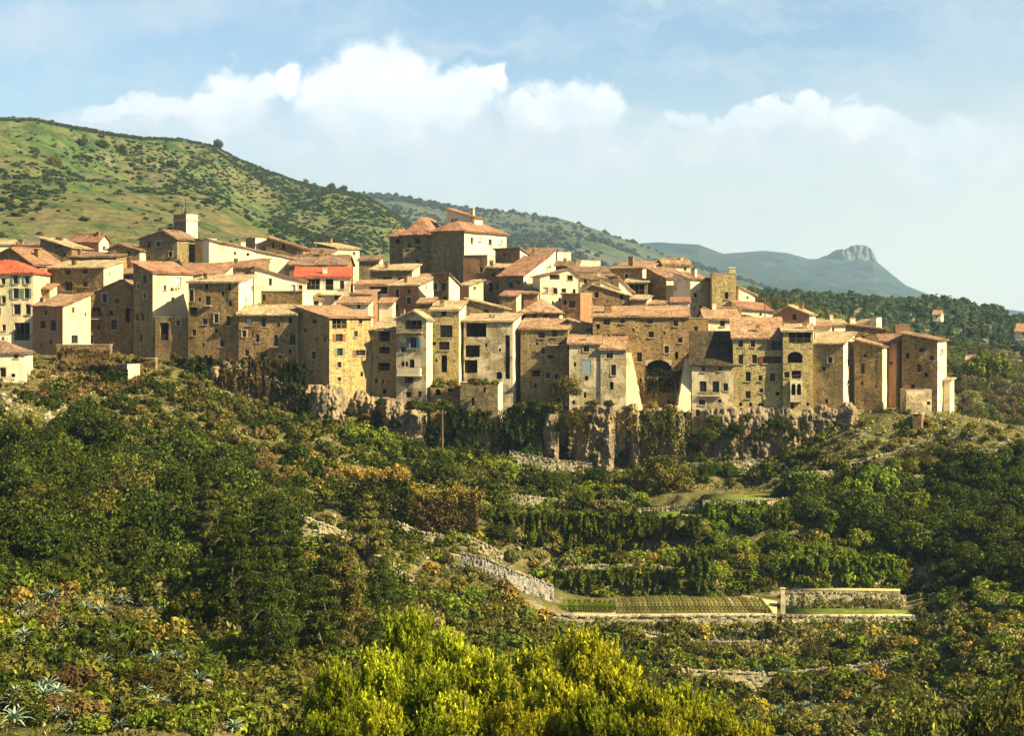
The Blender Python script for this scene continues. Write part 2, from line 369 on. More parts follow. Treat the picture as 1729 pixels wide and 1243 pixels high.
_rp = [(Y, ) for Y in range(60, 312, 1)]
def ground_hit(px, py, y0=60, y1=335):
    """first point of the ground seen through this direction"""
    Ys = np.arange(y0, y1, 0.75); z = gz(U(px)*Ys, Ys); ray = (YH-py)*Ys/F
    k = np.nonzero(z >= ray)[0]
    if len(k) == 0: return None
    Y = float(Ys[k[0]]); return Vector((U(px)*Y, Y, float(z[k[0]])))

# ---- far land: each hill is a sheet from its foot over its crest and down the far side
def ridge(pts, px): return np.interp(px, [p[0] for p in pts], [p[1] for p in pts])
HILLS = {}
def hill(name, pts, Y0, z0, Y1, mat, amp, cols, rows, px0, px1, pw=0.85, wig=0.0, sc_=1.0, kindname='hill'):
    px = np.linspace(px0, px1, cols); t = np.concatenate([np.linspace(0, 1, rows), np.linspace(1.02, 1.22, 8)])
    T, PX = np.meshgrid(t, px, indexing='ij'); u = U(PX)
    Yr = Y1*(1+wig*np.sin(PX/170.0)+0.6*wig*np.sin(PX/61.0+1)); Y = Y0+(Yr-Y0)*T
    z1 = (YH-ridge(pts, PX))*Yr/F
    zz0 = np.interp(PX, z0[0], z0[1]) if isinstance(z0, tuple) else z0
    tt = np.clip(T, 0, 1); Z = zz0+(z1-zz0)*tt**pw
    x = u*Y; L = Y1*0.09*sc_
    n = fbm(x/L, Y/L*0.6, 6, 0.52)
    env = np.sin(np.pi*np.clip(tt, 0, 1)**0.8)*np.clip((1-tt)/0.25, 0, 1)**0.7
    Z = Z+amp*n*env+amp*0.012*fbm(x/L*9, Y/L*9, 3)
    tan = (z1/Yr)*np.ones_like(Y); Z = np.where(T <= 1, np.minimum(Z, tan*Y-(1-tt)*Y*0.0035), Z)
    Z = np.where(T > 1, z1-(T-1)**1.1*(z1+90)*5.5, Z)
    HILLS[name] = (px, t[:rows], x, Y, Z)
    return grid_mesh(kindname, x, Y, Z, mat)
def hill_pt(name, px, t):
    pxs, ts, x, Y, Z = HILLS[name]; i = np.interp(px, pxs, np.arange(len(pxs))); j = np.interp(t, ts, np.arange(len(ts)))
    i0 = np.minimum(i.astype(int), len(pxs)-2); j0 = np.minimum(j.astype(int), len(ts)-2); a = i-i0; b = j-j0
    g = lambda A: (A[j0, i0]*(1-a)+A[j0, i0+1]*a)*(1-b)+(A[j0+1, i0]*(1-a)+A[j0+1, i0+1]*a)*b
    return g(x), g(Y), g(Z)
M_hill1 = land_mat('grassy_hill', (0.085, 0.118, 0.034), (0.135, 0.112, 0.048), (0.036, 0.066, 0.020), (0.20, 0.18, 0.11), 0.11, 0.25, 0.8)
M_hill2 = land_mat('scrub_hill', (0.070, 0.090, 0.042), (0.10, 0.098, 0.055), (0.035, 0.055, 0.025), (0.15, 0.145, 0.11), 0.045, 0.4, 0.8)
M_hill3 = land_mat('hazed_scrub_hill', (0.032, 0.056, 0.050), (0.048, 0.060, 0.052), (0.018, 0.034, 0.032), (0.11, 0.12, 0.11), 0.025, 0.4, 0.8)  # bluish tone puts the haze of distance into the hill colour
r1 = [(-900, 150), (-300, 178), (0, 197), (60, 198), (130, 213), (200, 226), (245, 231), (300, 233), (340, 241), (365, 247), (400, 266), (450, 287), (500, 305), (540, 316), (580, 322), (620, 332), (650, 350), (680, 370), (720, 392), (780, 420), (860, 455), (960, 500), (1100, 560), (1300, 640)]
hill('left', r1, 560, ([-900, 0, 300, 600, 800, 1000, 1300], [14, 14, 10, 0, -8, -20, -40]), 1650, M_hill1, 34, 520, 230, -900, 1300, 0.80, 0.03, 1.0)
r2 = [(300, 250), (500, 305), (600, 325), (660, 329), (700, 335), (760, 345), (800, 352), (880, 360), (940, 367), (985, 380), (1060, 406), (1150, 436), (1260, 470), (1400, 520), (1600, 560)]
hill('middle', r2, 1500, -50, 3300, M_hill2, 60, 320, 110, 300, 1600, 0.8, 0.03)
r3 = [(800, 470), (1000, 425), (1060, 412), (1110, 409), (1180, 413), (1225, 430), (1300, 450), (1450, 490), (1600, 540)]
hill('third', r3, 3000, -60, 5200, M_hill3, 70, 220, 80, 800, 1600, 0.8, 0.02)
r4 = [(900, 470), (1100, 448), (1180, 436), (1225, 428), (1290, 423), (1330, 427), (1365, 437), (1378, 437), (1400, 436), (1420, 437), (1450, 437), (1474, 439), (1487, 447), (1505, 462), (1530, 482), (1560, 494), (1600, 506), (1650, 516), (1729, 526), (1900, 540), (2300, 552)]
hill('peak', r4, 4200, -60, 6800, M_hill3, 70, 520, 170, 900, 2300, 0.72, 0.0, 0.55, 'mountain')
# the limestone crag round the summit of the far peak
M_crag = plain_mat('pale_limestone_crag', (0.085, 0.095, 0.080), 1.0, 0.45, 0.0, 0.012)
cp = np.linspace(1360, 1490, 130); ct = np.linspace(0, 1, 26); T, PX = np.meshgrid(ct, cp, indexing='ij')
Yc = 6740-90*np.sin(np.clip((PX-1384)/106, 0, 1)*np.pi)+110*(fbm(PX/9.0, T*1.6, 5))
rc = [(1360, 438), (1378, 435), (1392, 430), (1400, 426), (1412, 418), (1428, 417), (1434, 412), (1448, 409), (1462, 411), (1471, 417), (1476, 426), (1481, 440), (1490, 450)]
ztop = (YH-ridge(rc, PX)-0.8*fbm(PX/4.0, PX*0, 3))*Yc/F; zbot = (YH-np.interp(PX, [1360, 1400, 1420, 1450, 1480, 1490], [442, 452, 462, 456, 458, 460]))*Yc/F
Zc = zbot+(ztop-zbot)*T+8*fbm(PX/3.0, T*9, 3)*(1-T)
Yc = Yc+110*T+np.where(T > 0.97, 160, 0)
grid_mesh('crag', U(PX)*Yc, Yc, Zc, M_crag, smooth=False)
# wooded slope on the right behind the village
r5 = [(900, 520), (1100, 505), (1200, 497), (1270, 493), (1300, 496), (1360, 499), (1420, 503), (1500, 508), (1550, 511), (1575, 505), (1600, 508), (1650, 518), (1700, 529), (1760, 538), (1900, 560), (2400, 600)]
M_slope = land_mat('olive_slope_soil', (0.15, 0.14, 0.055), (0.23, 0.17, 0.09), (0.05, 0.07, 0.025), (0.34, 0.31, 0.25), 0.25, 0.35)
hill('slope', r5, 400, ([900, 1250, 1400, 1500, 1620, 1729, 2400], [-10, -16, -26, -32, -38, -40, -42]), 950, M_slope, 9, 380, 150, 900, 2400, 0.75, 0.02, 1.0, 'hillside')

# ---- the rock the village stands on
CT = [(300, 612), (340, 606), (400, 612), (440, 628), (470, 640), (500, 652), (560, 652), (600, 660), (650, 676), (700, 686), (740, 682), (780, 690), (850, 697), (900, 688), (960, 690), (1010, 686), (1060, 684), (1100, 690), (1170, 694), (1240, 690), (1330, 690), (1430, 684), (1460, 688), (1500, 690)]
CB = [(300, 660), (340, 664), (440, 700), (500, 722), (600, 750), (700, 760), (800, 770), (860, 780), (960, 795), (1060, 795), (1150, 788), (1250, 776), (1350, 765), (1450, 752), (1500, 735)]
CO = [(300, 14), (330, 8), (360, 5), (440, 5), (470, 4), (500, 3), (545, -1), (575, 0), (590, 5), (640, 3), (652, -0.5), (700, 0), (718, 2.5), (735, 5), (800, 6), (850, 3.5), (890, 3.5), (900, 2), (930, -2.6), (942, -1.8), (946, 3.5), (962, 3), (975, -0.5), (1005, -2.8), (1028, -3.2), (1036, -2), (1040, 3), (1058, 2.4), (1068, -1.2), (1076, -0.8), (1080, 2), (1110, 1), (1132, -1.4), (1150, -1.8), (1158, 4), (1178, 4.5), (1192, 1), (1240, -0.4), (1248, 1), (1290, 0.4), (1296, 1.6), (1340, -0.2), (1350, .8), (1425, -1.2), (1440, -2), (1448, 3), (1470, 6), (1500, 12)]
cpx = np.linspace(300, 1500, 1000); ctt = np.linspace(-0.12, 1, 90)
T, PX = np.meshgrid(ctt, cpx, indexing='ij')
base = 296.3+np.interp(PX, [p[0] for p in CO], [p[1] for p in CO])
pt = np.interp(PX, [p[0] for p in CT], [p[1] for p in CT])+14*np.maximum(0, fbm(PX/16.0, PX*0+4, 4)); pb = np.interp(PX, [p[0] for p in CB], [p[1] for p in CB])
Zc = ((YH-pb)+(pb-pt)*T)*base/F
x_ = U(PX)*base
fl = np.abs(fbm(x_/2.2, Zc/9.0, 3))                       # vertical flutes
cfl = np.where(PX > 1175, 0.35, 1.0)
disp = 1.5*fbm(x_/4.0, Zc/9.0, 6, 0.62)+2.4*fl*cfl+1.5*fbm(x_/1.1+5, Zc/2.6, 5, 0.65)+0.6*np.round(3*fbm(x_/2.3+3, Zc/1.6, 3))/3+0.5*fbm(x_/0.5, Zc/0.4, 3)
Yc = base+disp*0.8-1.5*(1-np.clip(T, 0, 1))+2.5*np.clip(T-0.86, 0, 1)/0.14*0.5
shelf = np.array([[1.0], [4.0], [12.0]])
Xs = x_; Ys = Yc; Zs = Zc+0.25*fbm(x_/1.2, Zc*2, 3)
Xr = np.concatenate([Xs]+[Xs[-1:]*(1+s[0]/300) for s in shelf]); Yr = np.concatenate([Ys]+[Ys[-1:]+s[0] for s in shelf])
Zr = np.concatenate([Zs]+[Zs[-1:]+0.25*s[0]*0.3+0.5*fbm(Xs[-1:]/2, Zs[-1:]+s[0], 3) for s in shelf])
mc, n = newmat('fissured_limestone_cliff'); co = objco(n)
st = n.noise(n.vmath('MULTIPLY', co, (1.0, 1.0, 0.22)), 0.55, 6, 0.7); sm = n.noise(co, 1.7, 5, 0.7); bg = n.noise(co, 0.14, 4)
col = n.mix(n.maprange(st, 0.35, 0.65), (0.37, 0.28, 0.155), (0.14, 0.105, 0.06))
col = n.mix(n.maprange(bg, 0.48, 0.62, 0, 0.7), col, (0.46, 0.30, 0.14))
col = n.mix(n.maprange(sm, 0.45, 0.62, 0, 0.65), col, (0.09, 0.08, 0.06))
col = n.mix(n.maprange(n.noise(co, 0.5, 4), 0.55, 0.66, 0, 0.8), col, (0.055, 0.06, 0.022))
finish(n, col, 1.0, n.math('ADD', st, sm), 0.9, 0.35, 0.02)
grid_mesh('cliff', Xr, Yr, Zr, mc, smooth=False)
# ------------------------------------------------------------------ houses
def face_with_holes(mb, width, top, breaks, holes, tomap, m=0, zlow=0.0):
    """wall face in (x,z); top(x) is its upper edge; holes are (x0,x1,z0,z1,depth); tomap(x,z,depth)->local point"""
    xs = sorted(set([0.0, width]+[b for b in breaks if 0.05 < b < width-0.05]+[round(h[0], 3) for h in holes]+[round(h[1], 3) for h in holes]))
    tmax = max(top(0.0), top(width), top(width/2)); sd0 = (width*7.3) % 50
    raw = tomap; holed = [(h[0]-0.3, h[1]+0.3, h[2]-0.3, h[3]+0.3) for h in holes]
    def tomap(x, z, e):
        k = min(1.0, x/1.2, (width-x)/1.2); return raw(x, z, e+(0.20*float(fbm(np.array(x/2.2+sd0), np.array(z/2.2+sd0), 3))*max(k, 0)))
    def more(vals, lo, hi, st):
        out = []; n_ = int((hi-lo)/st)
        for i_ in range(1, n_):
            c_ = lo+(hi-lo)*i_/n_
            if all(abs(c_-v_) > 0.35 for v_ in vals): out.append(c_)
        return out
    xs = sorted(xs+more(xs, 0, width, 1.3))
    zs = sorted(set([zlow, 999.0]+[round(h[2], 3) for h in holes]+[round(h[3], 3) for h in holes]))
    zs = sorted(zs+more(zs[:-1], max(zlow, tmax-16), tmax, 1.3))
    for i in range(len(xs)-1):
        x0, x1 = xs[i], xs[i+1]
        if x1-x0 < 1e-4: continue
        for j in range(len(zs)-1):
            z0, z1 = zs[j], zs[j+1]; xm = (x0+x1)/2; t0, t1 = top(x0), top(x1)
            a, b, c, d = min(z0, t0), min(z0, t1), min(z1, t1), min(z1, t0)
            if (d-a) < 1e-3 and (c-b) < 1e-3: continue
            zm = (z0+min(z1, top(xm)))/2
            if any(h[0]-1e-3 <= xm <= h[1]+1e-3 and h[2]-1e-3 <= zm <= h[3]+1e-3 for h in holes): continue
            mb.quad(tomap(x0, a, 0), tomap(x1, b, 0), tomap(x1, c, 0), tomap(x0, d, 0), m)
    for (x0, x1, z0, z1, dp) in holes:
        q = lambda x, z, e: tomap(x, z, e)
        mb.quad(q(x0, z0, 0), q(x0, z1, 0), q(x0, z1, dp), q(x0, z0, dp), m); mb.quad(q(x1, z0, dp), q(x1, z1, dp), q(x1, z1, 0), q(x1, z0, 0), m)
        mb.quad(q(x0, z0, dp), q(x1, z0, dp), q(x1, z0, 0), q(x0, z0, 0), m); mb.quad(q(x0, z1, 0), q(x1, z1, 0), q(x1, z1, dp), q(x0, z1, dp), m)

def fit_holes(raw, width, top):
    out = []
    for (x0, x1, z0, z1, ty, colr) in raw:
        w = x1-x0; 
        x0 = max(x0, 0.12); x1 = min(x1, width-0.12)
        if x1-x0 < 0.18: continue
        z1 = min(z1, top(x0)-0.12, top(x1)-0.12); z0 = max(z0, 0.15)
        if z1-z0 < 0.2: continue
        bad = False
        for o in out:
            if not (x1+0.05 < o[0] or o[1]+0.05 < x0 or z1+0.05 < o[2] or o[3]+0.05 < z0): bad = True
        if not bad: out.append((x0, x1, z0, z1, ty, colr))
    return out
DEP = {'d': 0.32, 'o': 1.7, 'h': 0.55, 's': 0.28, 'c': 0.12, 'x': 0.3, 'w': 0.2, 'b': 0.14, 'a': 1.5}

def place_openings(root, holes, tomap):
    for (x0, x1, z0, z1, ty, colr) in holes:
        dp = DEP[ty]; w = x1-x0; h = z1-z0; q = tomap
        if ty == 'b': continue
        wn_ = MB(); nm = 'window'
        def slab(mb, xa, xb, za, zb, d0, d1, m=0):
            mb.hexa([q(xa, za, d0), q(xb, za, d0), q(xb, za, d1), q(xa, za, d1), q(xa, zb, d0), q(xb, zb, d0), q(xb, zb, d1), q(xa, zb, d1)], m)
        if ty in ('d', 's', 'x', 'w'):
            wn_ = MB(); e = 0.07
            slab(wn_, x0, x0+e, z0, z1, dp-0.10, dp-0.02); slab(wn_, x1-e, x1, z0, z1, dp-0.10, dp-0.02)
            slab(wn_, x0+e, x1-e, z0, z0+e, dp-0.10, dp-0.02); slab(wn_, x0+e, x1-e, z1-e, z1, dp-0.10, dp-0.02)
            xm = (x0+x1)/2; slab(wn_, xm-0.03, xm+0.03, z0+e, z1-e, dp-0.09, dp-0.03)
            o = wn_.build('window', M_wood, root)
            pn = MB(); slab(pn, x0+0.002, x1-0.002, z0+0.002, z1-0.002, dp-0.015, dp+0.03)
            pn.build('pane' if ty != 'w' else 'curtain', M_glass if ty != 'w' else SH['pale'], o)
            if ty == 's':
                mt = SH[colr or 'brown']; sw = min(w*0.5, 0.62)
                for a, b in ((x0-sw, x0-0.02), (x1+0.02, x1+sw)):
                    s = MB(); slab(s, a, b, z0, z1, -0.07, -0.02)
                    for k in range(5): slab(s, a+0.05, b-0.05, z0+h*(k+0.3)/5, z0+h*(k+0.55)/5, -0.09, -0.07)
                    s.build('shutter', mt, o)
            if ty == 'x':
                s = MB(); nb = max(2, int(w/0.3))
                for k in range(nb):
                    xx = x0+w*(k+0.5)/nb; slab(s, xx-0.025, xx+0.025, z0, z1, 0.02, 0.07)
                for k in range(3):
                    zz = z0+h*(k+0.5)/3; slab(s, x0, x1, zz-0.02, zz+0.02, 0.075, 0.11)
                s.build('window_bars', M_iron, o)
            if w > 0.55:
                s = MB(); slab(s, x0-0.12, x1+0.12, z0-0.13, z0-0.005, -0.14, 0.05); s.build('sill', M_sill, o)
                if ty == 'd' and rng.random() < 0.22:
                    s = MB(); slab(s, x0-0.16, x0-0.004, z0, z1, -0.09, 0.04); slab(s, x1+0.004, x1+0.16, z0, z1, -0.09, 0.04); slab(s, x0-0.2, x1+0.2, z1+0.004, z1+0.2, -0.10, 0.04); s.build('surround', M_surr, o)
            if colr == 'red' :
                s = MB(); slab(s, x0+0.1, x1-0.3*w, z0+0.1, z0+0.55*h, dp-0.2, dp-0.12); s.build('curtain', SH['red'], o)
        elif ty == 'c':
            o = MB(); xm = (x0+x1)/2
            slab(o, x0, xm-0.01, z0, z1, 0.03, 0.10); slab(o, xm+0.01, x1, z0, z1, 0.03, 0.10)
            for k in range(7):
                zz = z0+h*(k+0.3)/7; slab(o, x0+0.07, xm-0.06, zz, zz+h*0.05, 0.005, 0.03); slab(o, xm+0.06, x1-0.07, zz, zz+h*0.05, 0.005, 0.03)
            o = o.build('closed_shutters', SH[colr or 'blue'], root)
        else:
            s = MB(); slab(s, x0+0.002, x1-0.002, z0+0.002, z1-0.002, dp-0.02, dp+0.05)  # near-black plate paints the shade inside the opening
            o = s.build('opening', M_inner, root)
            if ty == 'o' and w > 0.9:
                s = MB(); nb = max(3, int(w/0.28)); rz = z0+min(0.95, h*0.45)
                slab(s, x0, x1, rz-0.04, rz+0.03, 0.05, 0.12); slab(s, x0, x1, z0+0.02, z0+0.07, 0.05, 0.12)
                for k in range(nb):
                    xx = x0+w*(k+0.5)/nb; slab(s, xx-0.02, xx+0.02, z0+0.07, rz-0.04, 0.07, 0.11)
                s.build('railing', SH[colr] if colr else M_wood, o)
                if w > 2.2:
                    p = MB(); 
                    for k in (1, 2): xx = x0+w*k/3; slab(p, xx-0.07, xx+0.07, z0, z1, 0.13, 0.27)
                    p.build('post', M_wood, o)
            if ty == 'a':                 # round head over the opening
                s = MB(); xm = (x0+x1)/2; rr = w/2; K = 6
                for k in range(K):
                    for sgn in (-1, 1):
                        xa = xm+sgn*rr*(k+1)/K; xb = xm+sgn*rr*k/K; zc = z1-rr*0.7+rr*0.7*math.sqrt(max(0, 1-((k+0.5)/K)**2))
                        lo, hi = min(xa, xb), max(xa, xb); slab(s, lo, hi, zc, z1+0.05, -0.02, 0.25)
                s.build('arch', M_sill, o)

def roof_mesh(root, w, d, zf, along, mat, seed, oh=0.38, t=0.13, hipgrid=False, name='roof', gz_lim=None):
    """tiled roof slab over the footprint; zf(x,y)->height; along = axis the tiles run down"""
    r = np.random.default_rng(seed)
    def line(L, step, brk=()):
        n = max(2, int(round((L+2*oh)/step))); a = np.linspace(-oh, L+oh, n+1)
        return a
    if hipgrid: xs = line(w, 0.22); ys = line(d, 0.30)
    elif along == 'y': xs = line(w, 0.14); ys = line(d, 0.45)
    else: xs = line(w, 0.45); ys = line(d, 0.14)
    X, Y = np.meshgrid(xs, ys, indexing='ij')
    Z = zf(X, Y)
    sag = 0.17*fbm(X/3.0+seed, Y/3.0, 3)+0.03*r.standard_normal(X.shape)
    ix = np.arange(len(xs))[:, None] % 2; iy = np.arange(len(ys))[None, :] % 2
    cor = 0.07*(ix if along == 'y' else iy)*np.ones_like(X)
    if hipgrid: cor = cor*0.6
    Zt = Z+t+sag+cor; Zb = Z+sag*0.3-0.02
    # ragged eaves
    jx = 0.05*r.standard_normal(X.shape); 
    Xt = X.copy(); Yt = Y.copy(); 
    if along == 'y': Yt[:, 0] += jx[:, 0]; Yt[:, -1] += jx[:, -1]
    else: Xt[0, :] += jx[0, :]; Xt[-1, :] += jx[-1, :]
    nx, ny = X.shape; n = nx*ny
    V = np.concatenate([np.stack([Xt, Yt, Zt], -1).reshape(-1, 3), np.stack([X, Y, Zb], -1).reshape(-1, 3)])
    i = np.arange(n).reshape(nx, ny)
    ft = np.stack([i[:-1, :-1], i[1:, :-1], i[1:, 1:], i[:-1, 1:]], -1).reshape(-1, 4); fb = ft[:, ::-1]+n
    def skirt(e): return np.stack([e[:-1], e[:-1]+n, e[1:]+n, e[1:]], -1)
    sk = np.concatenate([skirt(i[:, 0][::-1]), skirt(i[:, -1]), skirt(i[0, :]), skirt(i[-1, :][::-1])])
    return mesh_np(name, V, np.concatenate([ft, fb, sk]), mat, root)

HOUSES = {}
def house(label, L, C, Y, eC, base, th=10, Rt=None, d=None, roof='f', rise=None, rp=None, eL=None, pk=None, win=(), side=(), chim=(), mat='brown', rm='brown', key=None, root=None, name='stone_house', cat='house', group=None, deep=0.3, oh=0.38, balc=(), footing=True, smat=None):
    """one stone house. Corner C at depth Y; L / C / Rt: left edge, corner and far right edge as seen in the survey of the view (pixels);
       eC eave at the corner; base foot of the wall; th how far the house is turned; roof f/l/p/g/h/t"""
    T = R(th); uC, uL = U(C), U(L); cx, cy = uC*Y, Y
    w = (cx-uL*cy)/(math.cos(T)+uL*math.sin(T))
    if Rt is not None and d is None:
        den = math.sin(T)-U(Rt)*math.cos(T); d = (U(Rt)*cy-cx)/den if den > 0.02 else 9
        d = min(max(d, 3.0), 17.0)
    d = d or 8.0
    right = Vector((math.cos(T), -math.sin(T), 0)); back = Vector((math.sin(T), math.cos(T), 0))
    Cp = Vector((cx, cy, 0)); FL = Cp-right*w
    zc = (YH-eC)*cy/F; zl = (YH-eL)*FL.y/F if eL is not None else zc
    zb = (YH-base)*cy/F
    cor = [FL, Cp, Cp+back*d, FL+back*d]
    zb = (min([zb]+[float(ground_base(p.x, p.y)) for p in cor]) if footing else zb)-0.8
    h = rise if rise is not None else (rp*cy/F if rp is not None else 1.2)
    own = root is None
    if own:
        root = empty(name, (FL.x, FL.y, zb), -T)
        tag(root, label, cat, group)
        org = Vector((FL.x, FL.y, zb)); off = Vector((0, 0, 0)); tloc = 0.0
    # local frame of this body inside the root
    O = root.location; rt = -root.rotation_euler.z
    Rr = Vector((math.cos(rt), -math.sin(rt), 0)); Rb = Vector((math.sin(rt), math.cos(rt), 0))
    def loc(x, y, z):
        p = FL+right*x+back*y-Vector((O.x, O.y, 0)); return (p.dot(Rr), p.dot(Rb), z-O.z)
    sr = 0.5
    if roof == 'p':
        pz = (YH-pk[1])*cy/F; sr = min(max((U(pk[0])*cy-FL.x)/(Cp.x-FL.x), 0.05), 0.95)
        zf = lambda X, Yy: np.where(X < sr*w, zl+(pz-zl)*X/(sr*w), pz+(zc-pz)*(X-sr*w)/((1-sr)*w)); along = 'x'
    elif roof == 'l': zf = lambda X, Yy: zl+(zc-zl)*X/w; along = 'x'
    elif roof == 'g': zf = lambda X, Yy: zc+h*(1-np.abs(2*Yy/d-1)); along = 'y'
    elif roof == 'h':
        mn = min(w, d)/2
        zf = lambda X, Yy: zc+h*np.clip(np.minimum(np.minimum(X, w-X), np.minimum(Yy, d-Yy))/mn, -0.3, 1); along = 'y'
    elif roof == 't': zf = lambda X, Yy: zc+0*X+0*Yy+(zl-zc)*(1-X/w); along = 'y'
    else: zf = lambda X, Yy: zc+h*Yy/d+(zl-zc)*(1-X/w); along = 'y'
    Zs = lambda x, y: float(zf(np.array(x, float), np.array(y, float)))
    zbl = zb
    def ray_front(px, py):
        dr = Vector((U(px), 1, (YH-py)/F)); nrm = Vector((-math.sin(T), -math.cos(T), 0)); k = FL.dot(nrm)/dr.dot(nrm); P = dr*k
        return (P-FL).dot(right), P.z-zbl
    def ray_side(px, py):
        dr = Vector((U(px), 1, (YH-py)/F)); k = Cp.dot(right)/dr.dot(right); P = dr*k
        return (P-Cp).dot(back), P.z-zbl
    def conv(lst, ray):
        out = []
        for q in lst:
            x0, y0, x1, y1 = q[:4]; ty = q[4] if len(q) > 4 else ('d' if (x1-x0) > 5 else 'h'); cl = q[5] if len(q) > 5 else None
            a = ray(x0, y1); b = ray(x1, y0); lo, hi = sorted((a[0], b[0])); out.append((lo, hi, a[1], b[1], ty, cl))
        return out
    ftop = lambda x: Zs(x, 0)-zbl; stop = lambda y: Zs(w, y)-zbl
    fh = fit_holes(conv(win, ray_front), w, ftop); shh = fit_holes(conv(side, ray_side), d, stop)
    rw = np.random.default_rng(int(abs(L*31+C*7+eC)) % 99991)          # the many tiny openings too small to survey
    def tiny(hs, width, top, vis):
        zt_ = min(top(0.01), top(width-0.01)); k = int(width*max(0, vis)/(15 if own else 40)); tr = 0; extra = []
        while len(extra) < k and tr < 60:
            tr += 1; ww = rw.uniform(0.35, 0.75); hh = ww*rw.uniform(1.1, 1.7); x = rw.uniform(0.5, max(0.6, width-1.2)); z = zt_-rw.uniform(1.0, max(1.2, vis))-hh*0.3
            c = (x, x+ww, z, z+hh, 'd' if ww > 0.55 else 'h', None)
            if z < 0.8 or any(not (c[1]+0.5 < o[0] or o[1]+0.5 < c[0] or c[3]+0.6 < o[2] or o[3]+0.6 < c[2]) for o in hs+extra): continue
            extra.append(c)
        return fit_holes(hs+extra, width, top)
    if roof != 't' and name == 'stone_house' and w > 3:
        visz = (base-eC)*cy/F; fh = tiny(fh, w, ftop, visz)
        if smat and Rt is not None and (Rt-C) > 12: shh = tiny(shh, d, stop, min(visz, 6)*0.5)
    fm = lambda x, z, e: loc(x, e, z+zbl); sm = lambda y, z, e: loc(w-e, y, z+zbl)
    mb = MB()
    brk = [sr*w] if roof == 'p' else []; gbr = [d/2] if roof == 'g' else []
    face_with_holes(mb, w, ftop, brk, [(a, b, c, e, DEP[ty]) for a, b, c, e, ty, cl in fh], fm)
    face_with_holes(mb, d, stop, gbr, [(a, b, c, e, DEP[ty]) for a, b, c, e, ty, cl in shh], sm, 1 if smat else 0)
    # back and left walls, each with a few plain windows
    lb = [(d*0.5-0.4, d*0.5+0.4, max(0.6, stop(0)-2.6), max(1.4, stop(0)-1.4), 'd', None)] if d > 5 and stop(0) > 4 else []
    ltop = lambda y: Zs(0, y)-zbl; btop = lambda x: Zs(x, d)-zbl
    lb = fit_holes(lb, d, ltop); bb = fit_holes([(w*0.5-0.4, w*0.5+0.4, max(0.6, btop(w/2)-2.6), max(1.4, btop(w/2)-1.4), 'd', None)] if w > 3 else [], w, btop)
    lm = lambda y, z, e: loc(e, d-y, z+zbl); bm_ = lambda x, z, e: loc(w-x, d-e, z+zbl)
    face_with_holes(mb, d, lambda y: ltop(d-y), gbr, [(a, b, c, e, DEP[ty]) for a, b, c, e, ty, cl in lb], lm)
    face_with_holes(mb, w, lambda x: btop(w-x), [w-b for b in brk], [(a, b, c, e, DEP[ty]) for a, b, c, e, ty, cl in bb], bm_)
    wall = mb.build('wall', [WM[mat], WM[smat]] if smat else WM[mat], root)  # paler flank plaster also puts the sun contrast into the wall colour
    place_openings(root, fh, fm); place_openings(root, shh, sm); place_openings(root, lb, lm); place_openings(root, bb, bm_)
    seed = int(abs(L*7+eC*13)) % 9973
    if roof == 't':
        s = MB()
        def sl(x0, x1, y0, y1, z0, z1):
            s.hexa([loc(x0, y0, z0), loc(x1, y0, z0), loc(x1, y1, z0), loc(x0, y1, z0), loc(x0, y0, z1), loc(x1, y0, z1), loc(x1, y1, z1), loc(x0, y1, z1)])
        za = min(zc, zl)-0.25; sl(0.1, w-0.1, 0.1, d-0.1, za-0.2, za)
        sl(-0.06, w+0.06, -0.06, 0.32, zc+0.003, zc+0.12) if zc == zl else None
        if zc == zl: sl(w-0.32, w+0.06, 0.325, d+0.06, zc+0.003, zc+0.12); sl(-0.06, 0.32, 0.325, d+0.06, zc+0.003, zc+0.12)
        rf = s.build('roof', M_sill, root)
    else:
        # roof is built in body-local axes, then carried into the frame of its house
        rf = roof_mesh(root, w, d, zf, along, RM[rm], seed, oh, hipgrid=(roof == 'h'))
        me = rf.data; co = np.empty(len(me.vertices)*3, dtype=np.float32); me.vertices.foreach_get('co', co); co = co.reshape(-1, 3)
        o0 = loc(0, 0, 0); ang = rt-T   # rotation between the body and its root
        ca, sa = math.cos(ang), math.sin(ang)
        nx = o0[0]+co[:, 0]*ca-co[:, 1]*sa; ny = o0[1]+co[:, 0]*sa+co[:, 1]*ca
        co2 = np.stack([nx, ny, co[:, 2]-O.z], -1).astype(np.float32); me.vertices.foreach_set('co', co2.ravel()); me.update()
        if roof in ('p', 'g'):            # a row of ridge tiles
            rt_ = MB(); nseg = int((d if roof == 'p' else w)/0.45)
            for k in range(nseg):
                if roof == 'p': a = loc(sr*w, (k+0.03)*d/nseg, Zs(sr*w, 0)+0.17); b = loc(sr*w, (k+1.02)*d/nseg, Zs(sr*w, 0)+0.21)
                else: a = loc((k+0.03)*w/nseg, d/2, Zs(0, d/2)+0.17); b = loc((k+1.02)*w/nseg, d/2, Zs(0, d/2)+0.21)
                rt_.tube(a, b, 0.13, 0.11)
            rt_.build('ridge_tiles', RM[rm], rf)
    chim = list(chim)
    if not chim and roof in 'fglp' and own and name == 'stone_house' and w > 4.5 and rng.random() < 0.45:
        cpx_ = L+(C-L)*rng.uniform(0.2, 0.8); chim.append((cpx_, 0, rng.uniform(0.5, 0.9), -1))
